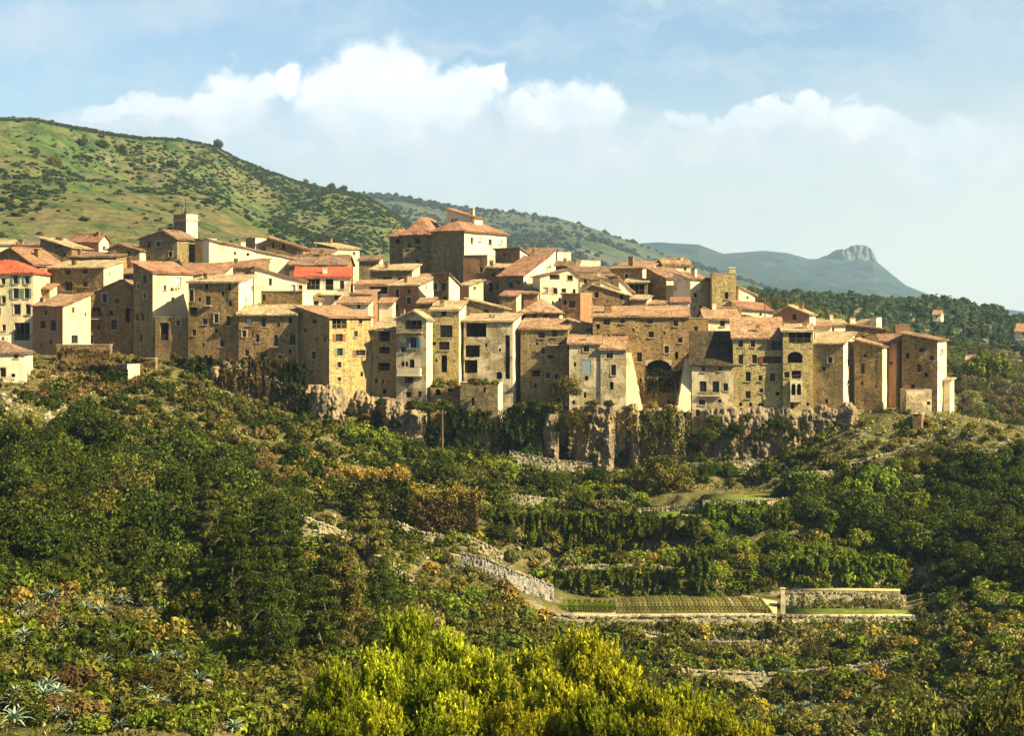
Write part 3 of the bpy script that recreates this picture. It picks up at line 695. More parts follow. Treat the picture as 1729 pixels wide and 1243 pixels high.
    for (px, top_, wd, pyb) in chim:      # chimney: centre px, top py, width in m, foot py
        yy = d*0.45 if roof in ('p', 'g', 'h', 'l') else d*0.3
        P = FL+right*(w/2)+back*yy; dr = Vector((U(px), 1, 0)); nrm = back; k = P.dot(nrm)/dr.dot(nrm); Q = dr*k
        x = min(max((Q-FL).dot(right), 0.4), w-0.4); zt = (YH-top_)*Q.y/F; zr = Zs(x, yy)
        zt = zr+0.9+0.5*wd if pyb == -1 else max(zt, zr+0.7); a = wd/2
        s = MB(); B = lambda x0, x1, y0, y1, z0, z1, m=0: s.hexa([loc(x0, y0, z0), loc(x1, y0, z0), loc(x1, y1, z0), loc(x0, y1, z0), loc(x0, y0, z1), loc(x1, y0, z1), loc(x1, y1, z1), loc(x0, y1, z1)], m)
        B(x-a, x+a, yy-a*0.8, yy+a*0.8, zr-0.4, zt-0.30); B(x-a-0.08, x+a+0.08, yy-a*0.8-0.08, yy+a*0.8+0.08, zt-0.30, zt-0.22)
        for sx_ in (-1, 1): B(x+sx_*a*0.7-0.09, x+sx_*a*0.7+0.09, yy-a*0.6, yy+a*0.6, zt-0.22, zt-0.06)
        B(x-a-0.05, x+a+0.05, yy-a*0.8-0.03, yy+a*0.8+0.03, zt-0.06, zt+0.04, 1)
        s.build('chimney', [WM[mat], RM['brown']], rf)
    for (x0, y0, x1, dpt) in balc:        # thin slab balconies with a rail
        a = ray_front(x0, y0); b = ray_front(x1, y0); z = a[1]+zbl; s = MB()
        B = lambda xa, xb, ya, yb, z0, z1: s.hexa([loc(xa, ya, z0), loc(xb, ya, z0), loc(xb, yb, z0), loc(xa, yb, z0), loc(xa, ya, z1), loc(xb, ya, z1), loc(xb, yb, z1), loc(xa, yb, z1)])
        B(a[0], b[0], -dpt, -0.003, z-0.15, z); bo = s.build('balcony', M_sill, root)
        s = MB(); nb = int((b[0]-a[0])/0.22); B(a[0], b[0], -dpt, -dpt+0.05, z+0.85, z+0.9)
        for k in range(nb+1): xx = a[0]+(b[0]-a[0])*k/max(nb, 1); B(xx-0.015, xx+0.015, -dpt+0.01, -dpt+0.04, z, z+0.85)
        s.build('railing', M_iron, bo)
    root['wd'] = (w, d) if own else root.get('wd', (w, d))
    if own and key: HOUSES[key] = (root, FL, right, back, w, d, zb, zc)
    return root
def wedge(root, top, bot, Y0, Y1, pt_, mat, name='buttress'):
    """a leaning buttress: top (px0,px1,py) at depth Y0, foot (px0,px1,py) at the nearer depth Y1"""
    a0, a1 = at(top[0], top[2], Y0), at(top[1], top[2], Y0); b0, b1 = at(bot[0], bot[2], Y1), at(bot[1], bot[2], Y1)
    bk = Vector((0, pt_, 0)); rt = -root.rotation_euler.z; O = root.location
    Rr = Vector((math.cos(rt), -math.sin(rt), 0)); Rb = Vector((math.sin(rt), math.cos(rt), 0))
    L = lambda p: ((p-O).dot(Rr), (p-O).dot(Rb), p.z-O.z)
    c0, c1 = Vector((b0.x, a0.y, b0.z)), Vector((b1.x, a1.y, b1.z))
    s = MB(); K = 9
    for k in range(K):                   # built up in rough courses
        f0, f1 = k/K, (k+1)/K
        g = lambda p, q, f: p.lerp(q, f)
        lo0, lo1, lo2, lo3 = g(b0, a0, f0), g(b1, a1, f0), g(c1, a1, f0)+bk, g(c0, a0, f0)+bk
        hi0, hi1, hi2, hi3 = g(b0, a0, f1), g(b1, a1, f1), g(c1, a1, f1)+bk, g(c0, a0, f1)+bk
        j = Vector((rng.uniform(-.06, .06), rng.uniform(-.08, .0), 0))
        s.hexa([L(p) for p in (lo0+j, lo1+j, lo2, lo3, hi0+j, hi1+j, hi2, hi3)])
    return s.build(name, mat, root)
# ------------------------------------------------------------------ the village
H = house
# left end
H('pale house with a red hipped roof and two rows of windows at the left edge', -62, 56, 318, 461, 588, 4, Rt=None, d=9, roof='h', rise=2.2, mat='pale', rm='bright',
  win=[(22, 465, 30, 479, 's', 'green'), (42, 466, 49, 479, 's', 'green'), (22, 487, 31, 504, 's', 'green'), (41, 487, 49, 504, 's', 'green'), (23, 514, 35, 531, 'd'), (43, 514, 52, 531, 'd'), (24, 545, 50, 575, 'o'), (2, 470, 9, 480, 'd'), (3, 500, 10, 512, 'd')])
H('broad gabled house with a long red roof behind the left edge house', -25, 57, 331, 447, 505, 30, Rt=108, roof='p', eL=440, pk=(13, 418), mat='brown', rm='red', side=[(63, 448, 67, 456, 'h')], chim=[(63, 420, 0.9, 0), (32, 424, 0.8, 0)])
H('dark two storey stone house with a pale lit end wall above the reddish house', 80, 175, 324, 452, 525, 20, Rt=208, roof='f', rp=13, smat='pale', mat='brown', rm='pale', win=[(112, 456, 119, 465, 'd'), (140, 455, 148, 463, 'd'), (110, 476, 122, 491, 'd'), (140, 476, 148, 484, 'd'), (92, 478, 97, 488, 'h')], chim=[(126, 440, 0.8, 0)])
H('reddish fronted house with two dark windows and sloping roof at the village left', 55, 106, 308, 517, 594, 34, Rt=153, roof='f', rp=20, smat='pale', mat='pink', rm='orange', win=[(68, 542, 77, 555), (85, 541, 94, 559)], side=[(122, 519, 126, 528, 'h'), (121, 566, 132, 580, 'd')], chim=[(70, 503, 0.8, 0)])
H('low gabled grey house with a red curtain in its window and a steep shadow', 146, 224, 316, 492, 602, 3, d=9, roof='p', eL=499, pk=(204, 474), mat='brown', rm='orange', win=[(155, 519, 170, 534, 'd', 'red'), (173, 496, 181, 511), (188, 540, 197, 557), (150, 566, 157, 580), (212, 520, 219, 545, 'o')], balc=[(150, 538, 176, 0.9)])
H('long brown roofed house stepping down behind the dark two storey one', 68, 121, 345, 418, 460, 15, d=10, roof='l', eL=402, mat='brown', rm='pale', win=[(98, 412, 103, 418)], chim=[(100, 409, 1.2, 0)])
H('low house whose pale roof continues the long brown roof to the right', 118, 196, 339, 434, 465, 12, d=8, roof='f', rp=10, mat='brown', rm='brown')
H('small red brown house with a lit gable end near the top left of the village', 115, 167, 352, 407, 436, 25, Rt=184, roof='g', rise=1.2, smat='white', mat='pink', rm='red', side=[(173, 416, 178, 423, 'h')], chim=[(166, 403, 0.6, 0)])
H('dark gabled house wedged beside the big gabled chapel', 182, 236, 343, 423, 482, 12, d=9, roof='p', eL=421, pk=(199, 412), smat='pale', mat='brown', rm='brown', win=[(211, 450, 216, 460, 'h'), (214, 424, 220, 433, 'd')])
H('tiny pale house at the upper left edge', -40, 22, 354, 413, 430, -8, d=7, roof='g', rise=0.8, mat='pale', rm='pale')
H('low roof with a stub chimney on the left skyline', 24, 68, 352, 415, 435, 12, d=7, roof='f', rp=8, mat='brown', rm='brown', chim=[(37, 404, 0.6, 0)])
H('low yellow cottage with a hipped brown roof below the village at far left', -60, 42, 284, 596, 640, -6, d=8, roof='h', rise=1.7, mat='cream', rm='brown', win=[(23, 598, 31, 605, 'd'), (0, 621, 10, 637, 'd'), (19, 631, 26, 637, 'h')])
H('small lit terrace wall block behind the yellow cottage', -30, 15, 296, 566, 580, -8, d=3, roof='t', mat='cream', win=[(3, 569, 7, 574, 'h')], name='garden_wall', cat='wall')
H('garden terrace block with dry brown plants on top and a lit end', 150, 215, 291, 616, 656, 28, Rt=236, roof='t', smat='pale', mat='brown', name='terrace_block', cat='terrace')
H('long low garden wall with a lit coping under the reddish house', 95, 186, 300, 583, 606, 8, d=1.0, roof='t', mat='brown', name='garden_wall', cat='wall')
H('low garden wall below the tall dark house', 186, 262, 297, 606, 622, 8, d=1.2, roof='t', mat='brown', name='garden_wall', cat='wall')
# chapel, belfry
H('big gabled chapel with a dark front and a sunlit flank', 235, 299, 343, 403, 460, 22, Rt=332, roof='p', eL=404, pk=(272, 389), mat='grey', rm='brown', win=[(264, 408, 272, 416), (249, 408, 254, 418)])
bt = H('square belfry with a sunlit side and an iron bell cage on top', 293, 314.5, 352, 362, 410, 34, Rt=328, roof='t', mat='grey', smat='white', name='bell_tower', cat='tower', key='belfry')
rt_, FLb, rg, bk, wb, db, zbb, zcb = HOUSES['belfry']; zt = zcb-zbb
s = MB(); s.box(-0.18, wb+0.18, -0.18, -0.005, zt-1.1, zt-0.85); s.box(wb+0.005, wb+0.18, -0.003, db+0.1, zt-1.1, zt-0.85); s.build('cornice', M_sill, rt_)
s = MB(); cxm, cym = wb/2, db/2
for a in range(4):
    an = a*math.pi/2+0.6; p = (cxm+0.7*math.cos(an), cym+0.7*math.sin(an)); s.tube((p[0], p[1], zt-0.2), (p[0], p[1], zt+1.2), 0.04)
    s.tube((p[0], p[1], zt+1.2), (cxm, cym, zt+2.1), 0.04)
s.tube((cxm, cym, zt+2.1), (cxm, cym, zt+3.1), 0.035); s.tube((cxm-0.3, cym, zt+2.8), (cxm+0.3, cym, zt+2.8), 0.03)
s.build('bell_cage', M_iron, rt_)
s = MB(); s.tube((cxm, cym, zt+0.3), (cxm, cym, zt+0.5), 0.42, 0.33, 12); s.tube((cxm, cym, zt+0.5), (cxm, cym, zt+0.85), 0.33, 0.18, 12); s.tube((cxm, cym, zt+0.85), (cxm, cym, zt+1.5), 0.03)
s.build('bell', M_iron, rt_)
H('narrow flat topped dark block joined to the chapel flank', 329, 352, 345, 403, 465, 20, Rt=358, roof='t', smat='pale', mat='brown')
H('long sunlit white walled building with a single sloping roof behind the chapel', 353, 500, 341, 438, 480, -20, d=6, roof='l', eL=404, mat='white', rm='pale', win=[(416, 427, 421, 432, 'h'), (450, 437, 456, 445, 'h'), (395, 425, 399, 430, 'h')])
H('tall dark house with red roof and broad sunlit flank right of the dark courtyard', 225, 258, 311, 460, 622, 34, Rt=326, roof='l', eL=443, smat='pale', mat='grey', rm='red',
  win=[(242, 465, 247, 478), (239, 530, 243, 540, 'h'), (236, 565, 240, 576, 'h')], side=[(288, 486, 293, 492, 'h'), (295, 486, 298, 491, 'h'), (300, 485, 303, 490, 'h'), (297, 468, 306, 481, 'w'), (289, 502, 295, 509, 'h')])
H('low pale roofed house with one small hole window next to the tall dark house', 297, 374, 324, 464, 490, 6, d=8, roof='f', rp=20, mat='cream', rm='red', win=[(337, 466, 341, 471, 'h')])
H('large brown fronted house with many small windows and a sunlit flank with a drainpipe', 318, 403, 306, 477, 632, 14, Rt=430, roof='f', rp=13, smat='white', mat='brown', rm='pale',
  win=[(346, 479, 351, 489, 'h'), (385, 480, 390, 491, 'h'), (347, 500, 355, 515, 'd'), (335, 503, 339, 509, 'h'), (320, 489, 327, 509, 'd'), (386, 508, 391, 517, 'h'), (319, 519, 333, 532, 'o'), (342, 538, 350, 548), (362, 530, 369, 545), (382, 534, 389, 550), (362, 555, 367, 562, 'h')],
  side=[(424, 483, 428, 491, 'h')], balc=[(346, 516, 357, 0.5)], key='brownbig')
H('dark lower house front in the shade below the sunlit flank', 262, 318, 309, 536, 632, 12, d=3.4, roof='t', mat='brown', win=[(270, 545, 285, 575, 'o'), (298, 538, 304, 550)])
H('low roofed shed with dark red tiles beside the long white building', 355, 432, 331, 452, 476, 12, d=7, roof='f', rp=16, mat='grey', rm='red')
H('sunlit cream house with a sloping top edge left of the bright red roof', 430, 517, 321, 476, 508, -14, d=6, roof='l', eL=453, mat='white', rm='red', win=[(454, 470, 459, 482, 'd'), (492, 481, 499, 491, 'w')])
H('flat dark walled block with two chimneypots above the brown terrace roof', 441, 511, 311, 492, 524, 14, Rt=530, roof='t', smat='white', mat='brown', win=[(443, 496, 448, 508, 'd')])
H('wide brown house under a pale thin roof above the vegetated rock', 403, 500, 303.5, 531, 645, 10, Rt=509, roof='f', rp=14, smat='pale', mat='brown', rm='pale',
  win=[(441, 537, 449, 552), (409, 558, 416, 569), (425, 560, 428, 569, 'h'), (432, 565, 438, 578), (462, 566, 469, 584, 'd', None), (440, 596, 450, 609), (470, 600, 478, 613), (451, 609, 461, 620), (489, 565, 499, 583, 'd'), (487, 536, 493, 546, 'h'), (416, 537, 424, 550, 'w')], balc=[(458, 585, 473, 0.7)])
# upper left middle
H('small dark block with a bright side wall on the skyline right of the white building', 415, 431, 352, 402, 432, 30, Rt=450, roof='t', smat='white', mat='grey', chim=[])
H('long dark skyline house with two arched windows and a roof falling right', 450, 512, 350, 420, 450, 12, Rt=524, roof='l', eL=401, mat='brown', rm='brown', win=[(459, 410, 463, 419, 'h'), (476, 411, 481, 422, 'h'), (500, 423, 505, 435, 'w')])
H('low house with a mossy tiled roof in front of the skyline hill fields', 508, 557, 352, 429, 445, 10, d=7, roof='f', rp=12, mat='cream', rm='brown')
H('small house with a pale roof and sunlit flank on the skyline left of the mansion', 535, 569, 357, 419, 450, 40, Rt=607, roof='l', eL=411, smat='pale', mat='brown', rm='pale', side=[(596, 425, 600, 431, 'h')])
H('low curved brown roof just above the bright red roof', 489, 585, 338, 447, 462, 5, d=7, roof='g', rise=1.6, mat='brown', rm='brown', win=[(525, 448, 531, 453, 'h')])
H('house with a bright red roof and a balcony over dark openings', 500, 592, 325, 468, 503, -5, d=7, roof='f', rp=17, mat='cream', rm='bright', win=[(518, 471, 540, 489, 'o'), (550, 471, 563, 490, 'o'), (503, 472, 512, 488, 'd'), (574, 474, 581, 488, 'd', None)], balc=[(502, 497, 578, 1.2)])
H('low dark house with a long yellowish roof left of the mansion', 625, 696, 338, 456, 490, 12, Rt=709, roof='f', rp=10, smat='pale', mat='brown', rm='pale', win=[(645, 468, 662, 474, 'h'), (672, 468, 684, 474, 'h')])
H('red brown house with a pale sunlit flank below the mansion', 657, 706, 323, 482, 538, 22, Rt=739, roof='f', rp=15, smat='white', mat='pink', rm='pale', win=[(668, 488, 674, 502), (687, 502, 694, 513), (667, 514, 672, 524), (695, 522, 703, 532, 'd')], side=[(718, 479, 720, 489, 'h')])
H('house with a covered dark loggia and a cream parapet left of the red brown house', 598, 658, 326, 481, 532, 4, d=8, roof='f', rp=9, mat='cream', rm='orange', win=[(624, 484, 654, 496, 'o'), (604, 490, 613, 500, 'd'), (641, 506, 649, 520, 'd')])
H('low lean-to with an orange roof under the balcony house', 572, 622, 313, 513, 527, 5, d=5, roof='f', rp=11, mat='pale', rm='orange', win=[(603, 515, 608, 521, 'h')])
H('small white gabled cottage with one window above the twin tall houses', 515, 543, 316, 506, 530, -5, d=5, roof='l', eL=496, mat='white', rm='orange', win=[(529, 508, 538, 519)])
H('small orange walled annex below the low roof left of the red brown house', 594, 626, 321, 497, 520, 10, d=5, roof='f', rp=7, mat='pink', rm='orange', win=[(598, 499, 603, 508, 'h')])
H('narrow tower house with a dark front and sunlit flank under the mansion', 732, 758, 320, 464, 520, 28, Rt=776, roof='f', rise=-1.7, smat='white', mat='brown', rm='brown', win=[(733, 478, 739, 489, 'd'), (746, 478, 751, 490, 'h'), (748, 501, 754, 506, 'h')])
H('little orange walled house with a pale flank right of the narrow tower house', 775, 792, 330, 482, 515, 38, Rt=816, roof='f', rp=9, smat='pale', mat='pink', rm='pale', side=[(799, 484, 803, 490, 'h')])
H('low grey wall house with a slanting top beneath the little orange house', 787, 852, 312, 521, 546, 7, d=6, roof='l', eL=505, mat='grey', rm='pale', win=[(817, 522, 825, 530, 'd')], chim=[(848, 508, 0.6, 0)])
# the mansion on the top
mn = H('large square mansion with red hipped roofs on the top of the village', 728, 784, 365, 388, 478, 28, Rt=858, roof='h', rise=1.9, smat='white', mat='grey', rm='red', key='mansion', name='mansion', cat='mansion',
  side=[(795, 401, 799, 411, 'd'), (824.5, 404, 830.5, 413, 'd'), (842, 405.5, 848, 412, 'w'), (808, 401, 813, 407, 'w')], oh=0.6)
H('', 680, 728.4, 372, 391.5, 478, 16, d=12, roof='h', rise=3.1, mat='grey', rm='red', root=mn, win=[(700, 401, 709, 412.5, 'd'), (705, 416, 710, 420, 'h'), (702, 440, 708, 452, 'h')], oh=0.6)
H('', 658, 681, 374.5, 396.5, 470, 16, d=10, roof='h', rise=1.2, mat='brown', rm='red', root=mn, win=[(667, 404, 675, 411, 'h')], oh=0.6)
H('', 754, 801.5, 374, 367.5, 395, 28, Rt=815, roof='l', eL=352, smat='white', mat='cream', rm='red', root=mn, win=[(762, 369, 765, 375, 'h'), (768, 369, 771, 375, 'h')], chim=[(797, 352, 0.8, 0)], oh=0.35)
H('square reddish block with a faded patch under the mansion corner', 782, 823, 356, 431, 482, 20, Rt=836, roof='t', smat='pale', mat='pink', win=[(810, 451, 815, 460, 'd')], chim=[])
H('dark walled house with a bright triangular end wall right of the mansion', 836, 878, 361, 420.5, 462, 25, Rt=903, roof='f', rise=-1.7, smat='white', mat='brown', rm='brown')
H('tall brown house with a thin dark eave stepping down right of the mansion', 820, 862, 348, 452, 520, 18, Rt=880, roof='f', rp=7, smat='pale', mat='brown', rm='pale', win=[(826, 478, 832, 492, 'h'), (838, 480, 843, 490, 'd')])
H('grey fronted house with three windows and a big white flank under a steep pink roof', 842, 884, 341, 465, 520, 27, Rt=926, roof='f', rise=3.6, smat='white', mat='grey', rm='red', win=[(859, 476, 866, 487), (850, 499, 857, 510), (869.5, 499, 877.5, 510)])
H('brown roofed house with a bright end wall on the skyline right of the mansion', 881, 925, 366, 434, 455, 14, Rt=938, roof='f', rp=16, smat='white', mat='brown', rm='brown', chim=[(901, 412, 0.5, 0), (884, 415, 0.4, 0)])
H('small white cube house on the skyline beyond the brown roof', 936, 941, 374, 426, 448, 55, Rt=964, roof='t', mat='white')
H('low brown roof with two chimneys left of the small white skyline blocks', 938, 975, 361, 449, 470, 5, d=6, roof='f', rp=9, mat='brown', rm='brown', chim=[(954, 435, 0.6, 0), (970, 438, 0.6, 0)])
H('white flat skyline block with two dark chimneys', 978, 1014, 369, 440, 460, -10, d=6, roof='t', mat='white', chim=[])
H('low tiled roof with a white wall below the flat skyline block', 966, 1028, 352, 459, 478, -4, d=6, roof='f', rp=9, mat='white', rm='brown')
H('cream house with one blue window under a brown roof below the skyline blocks', 979, 1043, 344, 470, 500, -5, d=8, roof='f', rp=9, mat='cream', rm='brown', win=[(986, 468, 991, 478, 'd'), (1000, 474, 1005, 482, 'h')])
H('white gabled house with a dark loggia and five windows in the village middle', 912, 976, 333, 464, 512, -8, d=9, roof='p', eL=466, pk=(962, 454), mat='white', rm='orange', win=[(928, 464, 945, 472, 'o'), (958, 465, 967, 473.5, 'd'), (934, 486, 941, 496, 'd'), (948, 487, 956, 494, 'd'), (917, 485, 925, 494, 'w'), (967, 488, 972, 496, 'h')])
H('dark shaded house front with two windows under the white gabled house', 948, 980, 328, 496, 542, 24, Rt=1000, roof='t', smat='pink', mat='brown', win=[(961, 508, 971, 520, 'd'), (951, 507, 956, 515, 'h')])
H('gabled stone house with a small square window beside the white gabled house', 986, 1069, 334, 501, 530, 6, d=9, roof='p', eL=490, pk=(1000, 481), smat='pale', mat='brown', rm='pale', win=[(1004, 493, 1011, 503, 'd'), (1047, 497, 1052, 506, 'h')])
H('bright triangular walled house behind the gabled stone house', 1014, 1046, 340, 489, 505, -18, d=5, roof='l', eL=474, mat='white', rm='pale')
H('narrow bright wall house next to the lean-to roof', 1045, 1068, 342, 492, 512, -20, d=5, roof='l', eL=470, mat='white', rm='pale')
H('house with a broad tiled roof and chimney on the skyline right of centre', 1027, 1085, 356, 453, 486, 26, Rt=1123, roof='f', rp=14, smat='white', mat='brown', rm='orange', chim=[(1066, 433, 0.9, 0)])
H('dark open shed with a thin pale lean-to roof', 1057, 1093, 346, 477, 505, 8, d=5, roof='f', rp=6, mat='brown', rm='pale', win=[(1062, 480, 1088, 497, 'o')])
H('low walled house with a small dark window on the skyline left of the far tower', 1120, 1166, 362, 447, 462, -8, d=5, roof='g', rise=1.0, mat='pale', rm='orange', win=[(1155, 451, 1159, 457, 'h')], chim=[(1151, 440, 0.5, 0)])
H('dark sided house under a wide brown roof below the skyline tiled house', 1091, 1125, 346, 470, 525, 44, Rt=1167, roof='l', eL=453, smat='pale', mat='brown', rm='brown', side=[(1138, 472, 1141, 480, 'h')])
H('sunlit house with five odd small openings in its bright flank', 1137, 1166, 339, 471, 535, 40, Rt=1203, roof='l', eL=460, smat='white', mat='cream', rm='brown', side=[(1172.5, 495, 1180, 502, 'h'), (1168, 505, 1172, 510, 'h'), (1176, 507, 1180, 511, 'h'), (1181, 515, 1187, 523, 'h'), (1171, 519, 1175, 524, 'h')], chim=[(1172, 454, 0.8, 0)])
tw = H('rough stub tower of gold stone with a chimney and one dark window', 1202, 1243, 335, 462, 528, 4, Rt=1249, roof='t', smat='pale', mat='gold', win=[(1223.5, 493, 1230, 505, 'd')], name='stone_tower', cat='tower', key='stub')
rt_, FLb, rg, bk, wb, db, zbb, zcb = HOUSES['stub']; zt = zcb-zbb
s = MB(); s.box(wb*0.72, wb*0.98, 0.5, 1.7, zt-0.3, zt+0.7); s.box(wb*0.70, wb*1.0, 0.4, 1.8, zt+0.95, zt+1.15)
for a in (0.73, 0.93): s.box(wb*a, wb*(a+0.04), 0.5, 1.7, zt+0.7, zt+0.95)
s.build('chimney', WM['pale'], rt_)
H('bright white wall with a slanting top right of the stub tower', 1248, 1275, 339, 498, 522, -20, d=6, roof='l', eL=484, mat='white', rm='pale', win=[(1260, 500, 1264, 505, 'h')])
H('low white house with a red roof right of the stub tower', 1252, 1305, 329, 526, 546, -8, d=7, roof='f', rp=13, eL=521, mat='white', rm='red', win=[(1282, 528, 1286, 533, 'h')])
H('orange brown gabled house with one window at the right of the upper village', 1308, 1367, 318, 531, 562, 18, Rt=1377, roof='p', eL=532, pk=(1332, 517), smat='white', mat='pink', rm='pale', win=[(1338, 530, 1344.5, 541, 'd')])
H('yellow house with one grey window under a lumpy tiled roof in the right middle', 1193, 1250, 311, 539, 590, -6, d=7, roof='g', rise=1.7, mat='cream', rm='orange', win=[(1216, 541, 1224, 551, 'd'), (1234, 548, 1239, 552, 'h')])
H('small roof piece falling right behind the red orange roof', 1246, 1300, 314, 545, 560, 0, d=7, roof='l', eL=530, mat='cream', rm='pale')
H('house under a large pale tiled roof left of the orange brown gabled house', 1262, 1322, 313, 551, 575, 4, d=6, roof='l', eL=534, mat='cream', rm='orange')
H('brown stone house front with one window behind the mossy dark roof', 1163, 1236, 309, 560, 625, 3, d=5, roof='t', mat='brown', win=[])
H('narrow brown stone house with a single dark window right of the long tiled roof', 1163, 1196, 309.5, 538, 575, 4, d=5, roof='t', mat='brown', win=[(1172, 551, 1178, 562, 'd')])
# front row, left to right
H('tall narrow house with a dark left side and an orange sunlit flank full of windows', 503, 556, 298.5, 536, 665, 48, Rt=627, roof='l', eL=518, smat='gold', mat='ochre', rm='orange', oh=0.5,
  win=[(527, 539, 535, 547, 'd'), (526, 594, 534, 606, 'd'), (524, 626, 528, 631, 'h')],
  side=[(561, 538, 585, 555, 'o'), (606, 538, 612, 547, 'd'), (567, 564, 578, 577, 's', 'brown'), (569, 588, 578, 601, 's', 'green'), (569, 611, 576, 621, 'd'), (570, 637, 576, 644, 'd'), (601, 591, 616, 601, 's', 'brown'), (608, 628, 613, 636, 'h')])
H('narrow brown house with three barred loggias under a pale slab roof', 627, 669, 303, 557, 690, 12, d=8, roof='f', rp=19, mat='ochre', rm='pale', win=[(640, 560, 658, 577, 'o'), (640, 586, 658, 597, 'o'), (638, 613, 658, 626, 'o'), (645, 640, 648, 648, 'h'), (646, 657, 652, 666, 'h')])
c3 = H('narrow grey house with a timber balcony loggia and a small arched window', 669, 720, 299.5, 539, 692, 16, Rt=730, roof='p', eL=539, pk=(698, 525), smat='white', mat='patch', rm='pale', key='c3',
  win=[(684, 541, 712, 556, 'o', None), (692, 570, 703, 588, 's', 'teal'), (677, 611, 683, 619, 'd'), (684.5, 611, 689, 619, 'h'), (691, 607, 700, 621, 'a'), (683, 637, 697, 647, 'o'), (685, 661, 694, 671, 'a'), (706, 661, 711, 670, 'h')], balc=[(674, 561, 714, 0.9)])
rt_, FLb, rg, bk, wb, db, zbb, zcb = HOUSES['c3']
_zz = (YH-634)*299.5/F-zbb; s = MB(); s.box(0.4, 4.2, -0.8, -0.004, _zz, _zz+1.1); s.box(0.3, 4.3, -0.9, -0.006, _zz-0.15, _zz-0.003); s.build('closed_balcony', WM['pale'], rt_)
H('tall yellow rubble house with two large barred windows and a white flank', 728, 775, 303, 524, 660, 10, Rt=787, roof='f', rp=15, smat='white', mat='gold', rm='pale', win=[(745, 525.5, 754, 533, 'h'), (743, 549, 764, 570, 'x'), (741, 577, 759, 591, 'x'), (730, 578, 736, 583, 'h'), (745, 600, 755, 629, 'b')])
H('wide house with peeling plaster patches and blind arches left of the dark gap', 783, 866, 303, 543, 652, 9, Rt=880, roof='f', rp=13, smat='white', mat='patch', rm='pale', win=[(787, 546, 821, 569, 'b'), (786, 583, 810, 603, 'b'), (784, 608, 806, 630, 'b'), (838, 628, 848, 640, 'a'), (853, 566, 861, 640, 'b')], chim=[(831, 531, 1.0, 0)])
H('planted terrace block with a small dark window and a sunlit end under the peeling house', 777, 841, 296.5, 647, 704, 12, Rt=849, roof='t', smat='white', mat='grey', win=[(816, 654, 820, 663, 'h'), (796, 672, 801, 685, 'h')], name='terrace_block', cat='terrace')
H('low ruined wall with dark alcoves at the foot of the tall yellow house', 727, 778, 299, 652, 678, 4, d=3, roof='t', mat='brown', win=[(755, 655, 764, 662, 'a'), (735, 657, 744, 668, 'a')], name='garden_wall', cat='wall')
H('red roofed house with three square windows just above the middle front row', 876, 945, 317, 527, 552, 4, Rt=952, roof='h', rise=2.1, smat='white', mat='pink', rm='orange', win=[(880, 529, 886, 540, 'h'), (899, 529, 906, 538, 'd'), (917.5, 529, 925, 538, 'd')])
H('grey house under a red roof with scattered windows and a ledge in the front middle', 879, 959, 304, 556, 695, 7, d=8, roof='f', rp=16, mat='grey', rm='orange', win=[(909, 561, 920, 571), (932, 558, 940.5, 569), (914, 587, 920, 598, 'd'), (898, 625.5, 912, 636, 'o'), (956, 557, 959, 565, 'h'), (905, 578, 908, 583, 'h'), (925, 600, 934, 605, 'h'), (902, 649, 906, 655, 'h')], balc=[(925, 582, 958, 1.0)])
H('brown wall with a slanting top and a red curtained window between the red roofs', 960, 1013, 307, 553, 580, 5, d=6, roof='l', eL=540, mat='gold', rm='pale', win=[(989, 554.5, 1000, 563, 'd', 'red')])
H('plain house front with blue grey closed shutters under an orange roof strip', 961, 1013.5, 298.5, 581, 700, 3, d=7, roof='f', rp=15, mat='patch', rm='orange', win=[(985, 583.5, 995, 594, 'd'), (983, 607, 998, 632, 'c', 'blue'), (987.5, 635, 993, 643, 'h'), (986, 662, 990, 672, 'h')])
H('short upper wall under a strip of orange tiles left of the long brown building', 1013, 1056, 304, 563, 600, 3, d=4, roof='f', rp=12, mat='brown', rm='orange', oh=0.25)
H('grey plastered house with a square window under the lowest orange roof strip', 1014, 1057, 298, 590, 700, 3, d=6, roof='f', rp=20, mat='patch', rm='orange', win=[(1024, 596, 1035, 605, 'd'), (1032, 616, 1040, 634, 'd'), (1030, 645, 1036, 658, 'h')])
lg = H('long brown stone building with a wide wavy tiled roof in the front middle', 1001, 1163, 303.5, 535, 700, 2.5, d=9, roof='f', rp=17, mat='brown', rm='orange', key='long',
  win=[(1019, 539, 1030, 549), (1047, 539, 1055, 546), (1093, 539, 1102, 547), (1095, 560, 1104, 570), (1137, 542, 1145, 551), (1145, 570, 1152, 579), (1075.5, 595, 1084, 611), (1140, 594, 1145, 607, 'h'), (1090, 608, 1134, 636, 'a'), (1142, 648, 1151, 664, 'd'), (1092, 640, 1132, 664, 'o', 'red'), (1068, 555, 1071, 560, 'h'), (1120, 560, 1123, 565, 'h')], chim=[(1026, 513, 1.2, 0)])
wedge(lg, (1058, 1066, 596), (1056, 1086, 694), 302.7, 299.3, 1.5, WM['pale'])
wedge(lg, (1157, 1167, 606), (1143, 1166, 696), 302.9, 299.0, 1.5, WM['pale'])
H('low house front with two tall windows under a large mossy dark roof', 1168, 1238, 300, 617, 705, 3, d=8, roof='f', rise=4.9, mat='patch', rm='dark', win=[(1184.5, 619, 1191, 628, 'd'), (1213, 619, 1219, 627, 'd'), (1181.5, 644, 1193, 662, 'd'), (1203, 644, 1214.5, 663, 'd'), (1180, 675, 1191, 684, 'd'), (1213, 674, 1218, 680, 'h')], balc=[(1180, 668, 1217, 0.6)])
